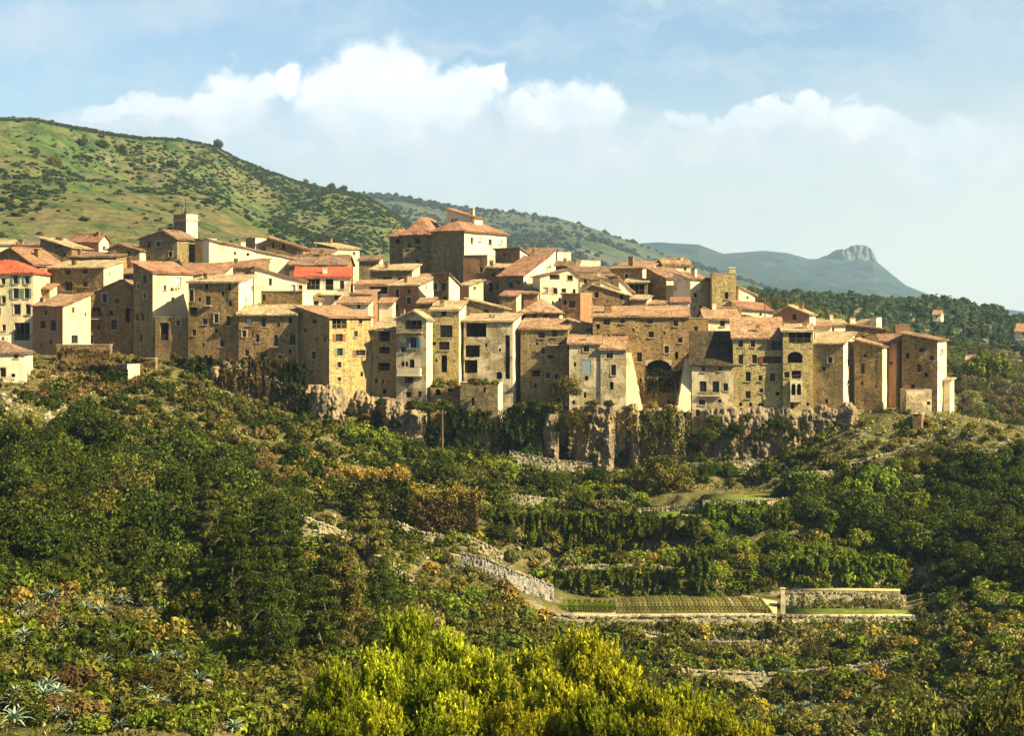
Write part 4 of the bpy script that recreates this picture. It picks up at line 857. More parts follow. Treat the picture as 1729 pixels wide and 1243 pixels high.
d27 = H('tall yellow stone house with paired windows and red framed windows under an orange roof', 1238, 1322, 299.5, 571, 705, 5, d=8, roof='f', rise=3.0, mat='gold', rm='orange', key='d27',
  win=[(1247, 575, 1255, 586, 'd'), (1267.5, 575, 1275, 586, 'd'), (1247, 599, 1255, 615, 'd'), (1270, 599, 1278, 614, 'd'), (1302, 575, 1320, 592, 's', 'brown'), (1288, 602, 1302, 614, 's', 'rust'), (1308, 602, 1320, 614, 's', 'rust'), (1259, 628, 1267.5, 644, 'd'), (1300, 630, 1309, 644, 'd'), (1259, 661, 1267.5, 673, 'd'), (1310, 662, 1316, 668, 'h'), (1248, 680, 1253, 686, 'h'), (1280, 681, 1288, 688, 'a')])
rt_, FLb, rg, bk, wb, db, zbb, zcb = HOUSES['d27']; s = MB(); s.tube((wb*0.6, -0.1, 4.0), (wb*0.6, -0.1, 9.5), 0.06); s.build('drainpipe', M_iron, rt_)
d28 = H('tall yellow stone house with open dark loggia under its eave and twin arched bay', 1322, 1373, 298, 560, 705, 6, Rt=1384, d=8, roof='f', rp=11, smat='pale', mat='gold', rm='pale', key='d28',
  win=[(1332, 562, 1369, 579, 'o'), (1330, 594, 1355, 613, 'a'), (1324.5, 628, 1333, 638, 'd'), (1337, 626, 1352.5, 639.5, 'o'), (1362, 680, 1366, 686, 'h')])
rt_, FLb, rg, bk, wb, db, zbb, zcb = HOUSES['d28']; q = lambda px, py: ((U(px)-U(1322))*298, (YH-py)*298/F-zbb)
x0, z0 = q(1334, 679); x1, z1 = q(1354, 643); s = MB(); yy = -0.7
s.box(x0, x1, yy, -0.004, z0, z0+1.1); s.box(x0, x1, yy, -0.004, z1-0.45, z1); s.box(x0, x0+0.18, yy, -0.006, z0+1.103, z1-0.453); s.box(x1-0.18, x1, yy, -0.006, z0+1.103, z1-0.453)
xm = (x0+x1)/2; s.box(xm-0.1, xm+0.1, yy, yy+0.25, z0+1.103, z1-0.453)
for a, b in ((x0+0.18, xm-0.1), (xm+0.1, x1-0.18)):
    for k in range(5):
        for sg in (0, 1):
            f0, f1 = k/5*0.5, (k+1)/5*0.5; xa, xb = (a+(b-a)*f0, a+(b-a)*f1) if sg == 0 else (b-(b-a)*f1, b-(b-a)*f0)
            dz = 0.45*(1-math.sqrt(max(0, 1-((0.5-(f0+f1)/2)*2)**2))); s.box(xa, xb, yy+0.01, yy+0.2, z1-0.455-dz, z1-0.451)
s.build('bay', WM['cream'], rt_)
s = MB(); s.box(x0+0.2, x1-0.2, -0.25, -0.008, z0+1.11, z1-0.46); s.build('opening', M_inner, rt_)  # black plate paints the shade within the bay
H('tall blank ochre walled house with white sunlit flank, right in the front row', 1371, 1424, 297, 581, 700, 20, Rt=1443, roof='f', rp=18, smat='white', mat='ochre', rm='pale', win=[(1393, 674, 1398, 681, 'h')], side=[(1431.5, 607, 1436, 619.5, 'd'), (1431, 642, 1435, 649, 'w')])
H('tall brown house with one slit window and a slanting red tiled edge', 1443, 1490, 299, 586, 690, 20, Rt=1500, roof='l', eL=574, smat='white', mat='brown', rm='orange', win=[(1454, 614, 1460, 632, 'd'), (1478, 651, 1481, 655, 'h')])
H('narrow brown house with a round hole between the two tall end houses', 1500, 1513, 303, 580, 680, 26, Rt=1526, roof='f', rp=13, smat='white', mat='pink', rm='red', win=[(1503, 611, 1507, 616, 'h')])
H('tallest dark end house with three windows in line and a bright white flank', 1523, 1583, 300, 575, 692, 24, Rt=1598, roof='l', eL=563, smat='white', mat='brown', rm='brown', win=[(1552, 588, 1560, 595, 'd'), (1549, 615, 1555, 629, 'd'), (1538, 649, 1545, 657, 'd')], side=[(1588, 590, 1592, 598, 'w')])
H('small white annex on the outer side of the tall end house', 1593, 1604, 303, 643, 692, 24, Rt=1611, roof='f', rp=3, mat='white', rm='pale')
H('low pinkish annex with one hole at the foot of the tall end house', 1530, 1573, 296, 659, 686, -6, d=3, roof='t', mat='patch', win=[(1565, 678, 1571, 684, 'h')])
H('ruined square pier on the grassy slope below the end houses', 1541, 1556, 291, 700, 716, 20, Rt=1561, roof='t', mat='brown', name='ruined_wall', cat='wall')
H('low white gabled house with two arches behind the right end of the front row', 1384, 1430, 330, 548, 575, -8, d=6, roof='g', rise=0.7, mat='cream', rm='pale', win=[(1390, 554.5, 1395, 562, 'a'), (1405, 552, 1409, 560, 'h')])
H('brown walled house with a sloping dark roof behind the blank ochre house', 1428, 1497, 319, 557, 592, 10, d=6, roof='l', eL=548, mat='brown', rm='brown')
H('small white house with a chimney beside the little square turret', 1436, 1472, 336, 541, 566, -10, d=5, roof='l', eL=553, mat='white', rm='pale', chim=[(1439, 536, 0.9, 0)])
H('little square turret on the roofs near the right end', 1470, 1480, 333, 537, 570, 28, Rt=1486, roof='t', smat='white', mat='cream', name='turret', cat='turret')
H('small pinkish box house with a flat top behind the tall end houses', 1512, 1536, 320, 549, 582, 8, d=4, roof='t', mat='pink')
H('low red roofed house between the brown sloping roof and the pink box', 1488, 1530, 311, 577, 600, 6, d=5, roof='f', rp=11, mat='cream', rm='red')
# small roofs and annexes squeezed between the bigger houses
for (lab, L_, C_, Y_, e_, b_, th_, R_, rf_, mt_, rm_, kw) in (
  ('tiny annex with an orange roof stepped against the red brown house', 640, 662, 317, 512, 540, 8, 668, 'f', 'cream', 'orange', {}),
  ('low brown roofed annex left of the tall yellow rubble house', 706, 730, 312, 512, 535, 6, 736, 'f', 'brown', 'orange', {}),
  ('small stone house with a red lean-to roof right of the little grey wall house', 846, 872, 322, 500, 530, 10, 880, 'f', 'brown', 'red', {}),
  ('narrow brown house squeezed under the grey house with the big white flank', 884, 908, 331, 496, 520, 10, 914, 'f', 'pink', 'brown', {}),
  ('low tiled outhouse in front of the dark sided house', 1092, 1124, 326, 514, 530, 6, 1132, 'f', 'brown', 'orange', {}),
  ('small cream outhouse under the bright flank with five openings', 1136, 1164, 325, 510, 530, 4, 1172, 'f', 'cream', 'red', {}),
  ('little stepped house with a pale roof above the long tiled roof', 1066, 1092, 325, 506, 525, 8, 1100, 'f', 'pink', 'pale', {}),
  ('small gabled outhouse left of the balcony house', 462, 492, 328, 481, 500, 8, 500, 'f', 'brown', 'orange', {}),
  ('narrow stone house behind the pale thin roof of the large brown house', 392, 424, 318, 470, 490, 10, 430, 'f', 'brown', 'red', {}),
  ('low dark roofed shed behind the two storey house at left', 205, 232, 332, 462, 490, 10, 240, 'f', 'brown', 'brown', {}),
  ('tiny house with a slanting roof left of the reddish fronted house', 58, 84, 322, 488, 520, 10, 92, 'f', 'brown', 'orange', {}),
  ('small house with an orange roof right of the yellow house with the grey window', 1376, 1402, 322, 552, 575, 8, 1410, 'f', 'cream', 'orange', {}),
  ('stone annex with a lichened roof between the white gabled house and its neighbour', 884, 914, 338, 488, 505, 10, 920, 'f', 'brown', 'pale', {}),
  ('low long shed with a red roof just below the mansion wall', 700, 732, 340, 472, 490, 10, 738, 'f', 'brown', 'red', {}),
  ('skyline shed with a mossy roof left of the mansion', 606, 640, 352, 440, 460, 8, 646, 'f', 'grey', 'brown', {})):
    H(lab, L_, C_, Y_, e_, b_, th_, Rt=R_, roof=rf_, rp=8, mat=mt_, rm=rm_, smat='pale')
# a drainpipe down the flank of the big brown house
rt_, FLb, rg, bk, wb, db, zbb, zcb = HOUSES['brownbig']; s = MB(); s.tube((wb+0.12, db*0.9, zcb-zbb-5.2), (wb+0.12, db*0.9, zcb-zbb+1.2), 0.09); s.build('drainpipe', M_wood, rt_)
# small lone houses in the fields
def far_house(label, px, py, Y, wpx, th, mat, rm, name='farmhouse', rise=1.3):
    H(label, px-wpx/2, px+wpx/4, Y, py-1.5*1, py+8*500/Y, th, Rt=px+wpx/2, roof='g', rise=rise, mat=mat, rm=rm, name=name, oh=0.3, footing=False, win=[(px-wpx/4, py, px-wpx/4+3, py+4, 'h')])
far_house('tiny white hut on the hillside above the chapel', 200, 350, 900, 10, 30, 'white', 'pale', 'hut', 1.0)
far_house('tiny pale hut in the green fields behind the belfry', 386, 354, 900, 16, 30, 'pale', 'pale', 'hut', 1.0)
far_house('farmhouse with an orange roof among the cypresses at the right edge', 1738, 562, 520, 48, 20, 'cream', 'orange', 'farmhouse', 2.2)
far_house('small pale house half hidden in the trees on the right slope', 1584, 533, 640, 18, 20, 'cream', 'orange', 'hut', 1.5)
far_house('small ruined shed in the trees right of the tall end house', 1640, 609, 480, 18, 25, 'cream', 'pale', 'hut', 1.0)
# ------------------------------------------------------------------ plants: prototype meshes made of many small leaves
LM = dict(
    dark=leaf_mat('dark_green_leaves', (0.007, 0.012, 0.002), (0.040, 0.054, 0.007), (0.16, 0.17, 0.020), 0.15),
    olive=leaf_mat('olive_green_leaves', (0.020, 0.021, 0.005), (0.105, 0.098, 0.018), (0.34, 0.29, 0.05), 0.15),
    green=leaf_mat('fresh_green_leaves', (0.018, 0.030, 0.003), (0.12, 0.15, 0.013), (0.37, 0.38, 0.04), 0.2),
    gold=leaf_mat('golden_leaves', (0.05, 0.038, 0.008), (0.28, 0.20, 0.032), (0.55, 0.41, 0.07)),
    brown=leaf_mat('dry_brown_leaves', (0.040, 0.027, 0.010), (0.13, 0.088, 0.028), (0.27, 0.18, 0.055), 0.15),
    pine=leaf_mat('yellow_green_needles', (0.045, 0.052, 0.003), (0.29, 0.30, 0.012), (0.68, 0.65, 0.032), 0.45),
    agave=leaf_mat('blue_green_agave', (0.05, 0.08, 0.055), (0.13, 0.19, 0.13), (0.30, 0.36, 0.24), 0.05),
    grass=leaf_mat('dry_grass_blades', (0.07, 0.075, 0.016), (0.20, 0.18, 0.05), (0.38, 0.31, 0.11), 0.2),
    far=leaf_mat('far_scrub_leaves', (0.040, 0.060, 0.026), (0.075, 0.10, 0.040), (0.13, 0.15, 0.06), 0.45))
M_bark = plain_mat('bark', (0.10, 0.075, 0.05), 1.0, 0.4, 0.0, 8); M_rock = plain_mat('pale_rock', (0.27, 0.22, 0.14), 1.0, 0.5, 0.0, 2.5)

def leaves(cent, nrm, size, asp=0.55, r=rng, curl=0.6):
    """one quad per centre, facing roughly nrm"""
    n = len(cent); nrm = nrm+curl*r.standard_normal((n, 3)); nrm /= np.linalg.norm(nrm, axis=1, keepdims=True)
    a = np.cross(nrm, r.standard_normal((n, 3))); a /= np.linalg.norm(a, axis=1, keepdims=True)+1e-9; b = np.cross(nrm, a)
    s = (size*(0.6+0.8*r.random(n)))[:, None]
    p = [cent-a*s, cent-b*s*asp, cent+a*s, cent+b*s*asp]
    V = np.stack(p, 1).reshape(-1, 3); Fc = np.arange(4*n).reshape(n, 4); return V, Fc
def crown_pts(n, nb, rx, rz, br, r, flat=0.0, bottom=-0.35, shape=None):
    """leaf centres on lumpy blobs packed in an ellipsoid standing on z=0"""
    C = []
    while len(C) < nb:
        d = r.standard_normal(3); d /= np.linalg.norm(d)
        if d[2] < bottom: continue
        k = (0.45+0.55*r.random())
        C.append([d[0]*rx*k*(1-br*0.6), d[1]*rx*k*(1-br*0.6), d[2]*rz*k*(1-br*0.5)])
    C = np.array(C); 
    if shape is not None: C = shape(C)
    bi = r.integers(0, nb, n); bs = (br*rx)*(0.6+0.8*r.random(nb))
    d = r.standard_normal((n, 3)); d /= np.linalg.norm(d, axis=1, keepdims=True)
    rad = bs[bi]*(0.55+0.5*r.random(n)**0.5)
    P = C[bi]+d*rad[:, None]*np.array([1, 1, 0.8]); 
    outd = d+0.35*P/np.array([rx, rx, rz])
    tint = np.clip(0.32+0.22*(r.random(nb)[bi]-0.5)+0.30*r.standard_normal(n)*0.6+0.15, 0, 1)
    return P, outd, tint
PROTO = {}
def proto(key, kind, mat, n, nb, rx, rz, br, leaf, seed, trunk=None, asp=0.55, shape=None, bottom=-0.35, zc=None, name=None, cname='crown', curl=0.6):
    r = np.random.default_rng(seed); P, D, T = crown_pts(n, nb, rx, rz, br, r, bottom=bottom, shape=shape)
    zc = rz*0.55 if zc is None else zc
    P[:, 2] += zc; V, Fc = leaves(P, D, np.full(n, leaf), asp, r, curl)
    root = empty(name or kind, (0, 0, -900))
    c = mesh_np(cname, V, Fc, LM[mat], root, tint=T)
    if trunk:
        s = MB(); h, tr, nl = trunk; pts = [Vector((0, 0, -0.8))]
        for k in range(4): pts.append(Vector((r.uniform(-.12, .12)*h*0.5, r.uniform(-.12, .12)*h*0.5, h*(k+1)/4)))
        for k in range(4): s.tube(pts[k], pts[k+1], tr*(1-0.17*k), tr*(1-0.17*(k+1)), 7)
        for k in range(nl):
            an = 2*math.pi*k/nl+r.uniform(0, .6); st = pts[3+(k % 2)]; en = Vector((math.cos(an)*rx*0.6, math.sin(an)*rx*0.6, zc+rz*r.uniform(-.1, .45)))
            md = st.lerp(en, 0.5)+Vector((0, 0, 0.1*h)); s.tube(st, md, tr*0.42, tr*0.28, 5); s.tube(md, en, tr*0.28, tr*0.1, 5)
        s.build('trunk', M_bark, root)
    PROTO[key] = root; return root
def layered(C):                            # cedar-like: flat tiers narrowing upwards
    C = C.copy(); z = C[:, 2]; zmin, zmax = z.min(), z.max(); f = (z-zmin)/(zmax-zmin+1e-6)
    C[:, :2] *= (1.15-0.95*f)[:, None]; C[:, 2] = zmin+np.round(f*7)/7*(zmax-zmin); return C
def conic(C):
    C = C.copy(); z = C[:, 2]; f = (z-z.min())/(z.max()-z.min()+1e-6); C[:, :2] *= (1.25-1.05*f)[:, None]; return C
proto('dark1', 'broadleaf_tree', 'dark', 5200, 46, 2.6, 2.3, 0.26, 0.15, 1, (2.0, 0.22, 5), name='broadleaf_tree')
proto('dark2', 'broadleaf_tree', 'dark', 5200, 40, 2.8, 2.0, 0.28, 0.15, 2, (1.9, 0.22, 5), name='broadleaf_tree')
proto('dark3', 'broadleaf_tree', 'green', 5200, 44, 2.6, 2.2, 0.25, 0.15, 3, (2.0, 0.2, 5), name='broadleaf_tree')
proto('rust', 'broadleaf_tree', 'brown', 4200, 40, 2.6, 2.1, 0.27, 0.15, 8, (2.0, 0.2, 5), name='broadleaf_tree')
proto('lime', 'broadleaf_tree', 'grass', 4200, 40, 2.6, 2.1, 0.27, 0.15, 9, (2.0, 0.2, 5), name='broadleaf_tree')
proto('fig', 'fig_tree', 'olive', 15000, 120, 4.6, 3.9, 0.17, 0.16, 4, (2.6, 0.3, 7), name='fig_tree')
proto('olive1', 'olive_tree', 'olive', 3800, 34, 2.3, 1.9, 0.25, 0.13, 5, (1.7, 0.2, 5), asp=0.35, name='olive_tree')
proto('olive2', 'olive_tree', 'olive', 3800, 30, 2.4, 1.7, 0.27, 0.13, 6, (1.6, 0.2, 5), asp=0.35, name='olive_tree')
for i, (k, m) in enumerate((('bush_dark', 'dark'), ('bush_olive', 'olive'), ('bush_green', 'green'), ('bush_brown', 'brown'), ('bush_gold', 'gold'))):
    for j in (1, 2): proto(f'{k}{j}', 'bush', m, 2100, 22, 1.25, 0.95, 0.30, 0.105, 20+i*3+j, None, bottom=-0.1, zc=0.25, name='bush', cname='foliage')
proto('cedar1', 'conifer', 'dark', 8500, 90, 2.6, 4.2, 0.16, 0.14, 41, (5.5, 0.22, 4), asp=0.3, shape=layered, name='conifer', zc=4.2, bottom=-1)
proto('cedar2', 'conifer', 'olive', 8500, 90, 2.5, 3.8, 0.17, 0.14, 42, (5.0, 0.22, 4), asp=0.3, shape=layered, name='conifer', zc=3.8, bottom=-1)
proto('cypress', 'cypress', 'dark', 2600, 60, 0.75, 3.9, 0.40, 0.13, 43, (1.2, 0.12, 3), shape=lambda C: C*np.array([1, 1, 1]), name='cypress_tree', zc=4.0, bottom=-1)
def pine_proto(key, n_t, rx, h, seed, leaf=0.085, per=22):
    """young pine: upright candles of needles on many rising limbs"""
    r = np.random.default_rng(seed); root = empty('pine_tree', (0, 0, -900)); s = MB(); s.tube((0, 0, -0.8), (0, 0, h*0.55), 0.17, 0.11, 7); s.tube((0, 0, h*0.55), (0.1, 0, h*0.97), 0.11, 0.03, 6)
    Pc = []; Dn = []; Tn = []
    nl = 26
    for k in range(nl):
        z0 = h*(0.18+0.72*k/nl); an = k*2.4+r.uniform(-.4, .4); rr = rx*(1.05-0.85*(k/nl)**1.3)*r.uniform(0.75, 1.1)
        a = Vector((0, 0, z0)); b = Vector((math.cos(an)*rr, math.sin(an)*rr, z0+rr*0.45)); s.tube(a, b, 0.05, 0.015, 4)
        m = int(n_t/nl)
        for q in range(m):
            t = r.uniform(0.25, 1.05); c = np.array(a.lerp(b, t)); c += r.standard_normal(3)*np.array([.24, .24, .20])*rx*0.35
            L = r.uniform(0.28, 0.6); lean = r.standard_normal(3)*0.25; lean[2] = 1; lean /= np.linalg.norm(lean); tb = r.random()
            f = r.random(per); P = c+np.outer(f*L*1.25, lean)+r.standard_normal((per, 3))*0.06*(1.15-f)[:, None]
            Pc.append(P); D = r.standard_normal((per, 3)); Dn.append(D); Tn.append(np.clip(0.05+0.55*f+0.45*(tb-0.35)+0.15*r.standard_normal(per), 0, 1))
    P = np.concatenate(Pc); D = np.concatenate(Dn); T = np.concatenate(Tn)
    n = len(P); ax = r.standard_normal((n, 3))*0.6; ax[:, 2] += 1.0; ax /= np.linalg.norm(ax, axis=1, keepdims=True)
    b = np.cross(ax, D); b /= np.linalg.norm(b, axis=1, keepdims=True)+1e-9; sz = leaf*(0.7+0.7*r.random(n))[:, None]
    V = np.stack([P-ax*sz, P-b*sz*0.3, P+ax*sz, P+b*sz*0.3], 1).reshape(-1, 3)
    mesh_np('crown', V, np.arange(4*n).reshape(n, 4), LM['pine'], root, tint=T); s.build('trunk', M_bark, root); PROTO[key] = root
pine_proto('pine1', 1700, 2.3, 8.5, 51); pine_proto('pine2', 1400, 1.9, 8.0, 52); pine_proto('pine3', 1900, 2.7, 9.0, 53)
def agave_proto(key, seed, nl=26):
    r = np.random.default_rng(seed); V = []; Fc = []; T = []
    for k in range(nl):
        an = k*2.39996; el = 0.15+1.15*(k/nl); L = r.uniform(0.8, 1.1)*(1.0-0.25*(k/nl)); pr = None; tb = r.random()
        for q in range(5):
            f = q/4; e = el-0.35*f*f; rad = L*f; c = np.array([math.cos(an)*math.cos(e)*rad, math.sin(an)*math.cos(e)*rad, 0.1+math.sin(e)*rad]); wd = 0.10*(1.1-f)**0.7*(0.6+f if f < .4 else 1)
            sd_ = np.array([-math.sin(an), math.cos(an), 0])*wd; row = (len(V), len(V)+1, len(V)+2); V += [c-sd_, c-np.array([0, 0, wd*0.5]), c+sd_]
            if pr: Fc += [(pr[0], row[0], row[1], pr[1]), (pr[1], row[1], row[2], pr[2])]; T += [0.25+0.5*tb+0.2*f]*2
            pr = row
    root = mesh_np('agave_plant', np.array(V), np.array(Fc), LM['agave'], None, tint=np.array(T)); root.location = (0, 0, -900); PROTO[key] = root
agave_proto('agave1', 61); agave_proto('agave2', 62, 20)

USED = set()
def plant(key, loc, s, label, cat, group=None, sz=None, rz=None):
    src = PROTO[key]
    if key in USED:
        o = src.copy(); COL.objects.link(o)
        for ch in src.children:
            c = ch.copy(); COL.objects.link(c); c.parent = o
    else: o = src; USED.add(key)
    o.location = loc; o.rotation_euler = (0, 0, rng.uniform(0, 6.28) if rz is None else rz); o.scale = (s, s, sz or s*rng.uniform(0.85, 1.15))
    for k in ('label', 'category', 'group'):
        if k in o.keys(): del o[k]
    return tag(o, label, cat, group)
NAT = {'dark1': 5.2, 'dark2': 5.6, 'dark3': 5.2, 'fig': 9.6, 'rust': 5.2, 'lime': 5.2, 'olive1': 4.6, 'olive2': 4.8, 'cedar1': 5.4, 'cedar2': 5.2, 'agave1': 2.0, 'agave2': 2.0}
PENDING = []; ZONES = []
ONES = 'zero first second third fourth fifth sixth seventh eighth ninth tenth eleventh twelfth thirteenth fourteenth fifteenth sixteenth seventeenth eighteenth nineteenth twentieth'.split()
def ordw(n): return ONES[n] if n <= 20 else (['twenty', 'thirty', 'forty', 'fifty'][n//10-2]+'-'+ONES[n % 10] if n % 10 else ['twentieth', 'thirtieth', 'fortieth', 'fiftieth'][n//10-2])
def zone(poly, n, kinds, s0, s1, label, cat, group, mind=0.8, seed=0, y0=60, y1=312, sink=0.25):
    """find spots for plants on the ground seen inside a region; sizes are crown widths in metres"""
    r = np.random.default_rng(1000+seed); xs = [p[0] for p in poly]; ys = [p[1] for p in poly]; got = []; tries = 0
    def inside(x, y):
        c = False; j = len(poly)-1
        for i in range(len(poly)):
            if (poly[i][1] > y) != (poly[j][1] > y) and x < (poly[j][0]-poly[i][0])*(y-poly[i][1])/(poly[j][1]-poly[i][1])+poly[i][0]: c = not c
            j = i
        return c
    while len(got) < n and tries < n*30:
        tries += 1; px = r.uniform(min(xs), max(xs)); py = r.uniform(min(ys), max(ys))
        if not inside(px, py): continue
        P = ground_hit(px, py, y0, y1)
        if P is None: continue
        if flatmask(np.array([P.x]), np.array([P.y]))[0] > 0.5 and 850 < px < 1550 and 229 < P.y < 246: continue
        W_ = r.uniform(s0, s1)
        if any((P-q).length < mind*(W_+w)/2 for q, w, _, _ in got): continue
        got.append((P, W_, kinds[r.integers(0, len(kinds))], (px, py)))
    PENDING.append((got, label, cat, group, sink))
def colour_of(k):
    for a, b in (('rust', 'reddish brown'), ('lime', 'pale yellowish'), ('dark3', 'fresh green'), ('dark', 'dark green'), ('gold', 'golden'), ('brown', 'brown'), ('green', 'bright green'), ('agave', 'blue green'), ('cedar1', 'dark green'), ('bush_olive', 'olive green'), ('olive', 'olive green'), ('cedar2', 'olive green')):
        if a in k: return b
    return 'green'
def label_rows(items, phrase, noun):
    """items: list of (px, py, payload); gives each a phrase telling its row and its order in that row"""
    n = len(items); nr = max(1, round(n/14)); items = sorted(items, key=lambda q: -q[1]); out = []
    for k in range(nr):
        row = sorted(items[k*n//nr:(k+1)*n//nr], key=lambda q: q[0])
        for i, q in enumerate(row):
            rw = '' if nr == 1 else (', lowest row' if k == 0 else ', %s row up' % ordw(k+1))
            out.append((q[2], f"{noun(q[2])} {phrase}{rw}, {ordw(i+1)} from left"))
    return out
def settle(limit=285):
    """the bushes that show largest become things, the rest undergrowth"""
    bs = sorted([(w/p.y, zi, gi) for zi, (got, *_r) in enumerate(PENDING) for gi, (p, w, k, q) in enumerate(got) if k.startswith('bush')], reverse=True)
    small = set((z, g) for _, z, g in bs[limit:]); rest = []
    for zi, (got, label, cat, group, sink) in enumerate(PENDING):
        items = []
        for gi, (P, W_, k, q) in enumerate(got):
            if (zi, gi) in small: rest.append((P, W_, k)); continue
            items.append((q[0], q[1], (P, W_, k)))
        def noun(pl):
            P, W_, k = pl; return colour_of(k)+' '+('agave' if 'agave' in k else 'bush' if 'bush' in k else 'conifer' if 'cedar' in k else 'tree')
        for (P, W_, k), lab in label_rows(items, label, noun):
            base = NAT.get(k, 2.7); c = 'agave' if 'agave' in k else 'bush' if 'bush' in k else 'tree'
            plant(k, (P.x, P.y, P.z-sink*W_/4), W_/base, lab, c, group)
    return rest
def one(key, px, pyb, width, label, cat, Y=None, hgt=None, group=None):
    if Y is None:
        P = ground_hit(px, pyb)
    else: P = Vector((U(px)*Y, Y, (YH-pyb)*Y/F))
    base = NAT.get(key, 2.7); s = width/base
    return plant(key, P-Vector((0, 0, 0.2)), s, label, cat, group, sz=hgt)
BD, BO, BG, BB, BY = ['bush_dark1', 'bush_dark2'], ['bush_olive1', 'bush_olive2'], ['bush_green1', 'bush_green2'], ['bush_brown1', 'bush_brown2'], ['bush_gold1', 'bush_gold2']
DK = ['dark1', 'dark2', 'dark3']

zone([(40, 640), (250, 640), (520, 720), (520, 800), (330, 790), (60, 745)], 60, BB+BO+BD, 2.4, 4.4, 'on the upper left slope', 'bush', 'bushes on the upper left slope', 0.62, 1)
zone([(20, 745), (150, 715), (330, 770), (500, 850), (470, 1000), (300, 980), (20, 950)], 95, ['dark1', 'dark2', 'dark1', 'olive1', 'dark2'], 4.5, 8.5, 'in the left wood', 'tree', 'dark trees on the left slope', 0.42, 2)
zone([(400, 760), (560, 760), (580, 850), (400, 860)], 14, BB+BY+BO, 2.6, 4.6, 'left of the golden hedges', 'bush', 'dry bushes left of the golden hedges', 0.6, 3)
zone([(300, 930), (660, 960), (660, 1110), (460, 1180), (280, 1080)], 24, ['cedar1', 'cedar2', 'cedar1', 'dark1'], 5.0, 7.5, 'left of the yellow pines', 'tree', 'dark conifers left of the yellow pines', 0.42, 4)
zone([(20, 930), (330, 950), (500, 1150), (600, 1243), (20, 1243)], 110, BO+BO+BD+BG+BB+['olive1', 'dark1'], 2.0, 3.8, 'on the lower left slope', 'bush', 'bushes on the lower left slope', 0.5, 5)
zone([(20, 1000), (330, 1040), (420, 1243), (20, 1243)], 60, ['agave1', 'agave2'], 1.2, 2.4, 'on the lower left slope', 'agave', 'agaves on the lower left slope', 0.5, 6, sink=-0.8)
zone([(430, 870), (700, 885), (860, 950), (830, 1000), (640, 960), (430, 940)], 46, BO+BG+BD, 1.6, 3.0, 'on the pale left terraces', 'bush', 'bushes on the pale left terraces', 0.6, 7)
zone([(640, 965), (860, 1000), (960, 1060), (900, 1110), (660, 1080)], 36, BO+BY+BO+BG, 2.2, 3.8, 'on the bank below the grey wall', 'bush', 'tawny bushes below the grey wall', 0.5, 8)
zone([(640, 745), (860, 780), (1060, 810), (1060, 850), (640, 800)], 36, BD+BO+BG+['dark1', 'dark3'], 2.8, 5.0, 'at the cliff foot', 'bush', 'bushes at the foot of the cliff', 0.55, 9)
zone([(800, 825), (1090, 850), (1160, 910), (1080, 935), (820, 930)], 52, BD+BG+BO+['olive1', 'dark1'], 2.8, 5.0, 'between cliff and field', 'bush', 'bushes between cliff and terraces', 0.5, 10)
zone([(1140, 785), (1300, 790), (1320, 815), (1160, 820)], 16, BD+['dark1', 'dark2'], 2.6, 4.4, 'under the right cliff', 'tree', 'dark trees beneath the right cliff', 0.5, 11)
zone([(1290, 775), (1460, 765), (1480, 780), (1300, 800)], 10, BD+BO, 2.0, 3.0, 'under the tall gold houses', 'bush', 'bushes under the tall gold houses', 0.6, 12)
zone([(1160, 880), (1330, 885), (1340, 985), (1180, 985)], 30, BG+BG+BD+['dark3', 'dark1'], 3.0, 5.2, 'over the terrace wall', 'bush', 'green shrubs over the terrace wall', 0.5, 13)
zone([(1330, 830), (1560, 830), (1620, 900), (1560, 945), (1340, 900)], 24, ['dark1', 'dark2', 'dark3'], 5.5, 8.5, 'on the right terraces', 'tree', 'big dark trees on the right terraces', 0.42, 14)
zone([(1330, 925), (1500, 930), (1520, 985), (1330, 990)], 24, BG+BG+BO+['dark3'], 2.8, 4.6, 'behind the garden wall', 'bush', 'bright shrubs behind the garden wall', 0.5, 15)
zone([(1560, 790), (1760, 780), (1780, 1010), (1600, 970)], 70, BD+['dark2', 'dark1', 'dark1'], 3.6, 6.5, 'on the shaded right slope', 'tree', 'dark trees on the right slope', 0.5, 16)
zone([(1500, 950), (1760, 1000), (1760, 1110), (1560, 1070)], 36, BO+BB+BY+['agave1'], 1.6, 3.0, 'on the rocky right bank', 'bush', 'tufted plants on the rocky right bank', 0.5, 17)
zone([(1060, 1075), (1560, 1070), (1760, 1120), (1760, 1243), (1120, 1243)], 120, BO+BO+BG+BD+BY+['olive2'], 2.2, 4.2, 'below the field', 'bush', 'bushes below the vegetable terraces', 0.45, 18)
zone([(1250, 1100), (1600, 1080), (1600, 1243), (1250, 1243)], 22, ['agave1', 'agave2'], 1.4, 2.2, 'below the garden wall', 'agave', 'agaves below the garden wall', 0.6, 19, sink=-0.8)
zone([(1450, 720), (1600, 715), (1729, 740), (1760, 800), (1480, 790)], 36, BO+BY+BO, 1.2, 2.6, 'on the sunny knoll', 'bush', 'tufts on the sunny knoll', 0.9, 20)
zone([(1500, 790), (1590, 780), (1600, 800), (1500, 812)], 5, ['dark3', 'olive1'], 3.5, 5, 'beside the glass frame', 'tree', 'orchard trees beside the glass frames', 0.6, 21)
REST = settle()
# big clumps just outside the frame keep the wood going to either side
REST_OUT = []
for k_ in range(70):
    _px = rng.uniform(1790, 2180) if k_ % 3 else rng.uniform(-430, -40); _P = ground_hit(_px, rng.uniform(760, 1230))
    if _P is not None: REST_OUT.append((_P, rng.uniform(3.5, 6.5)))
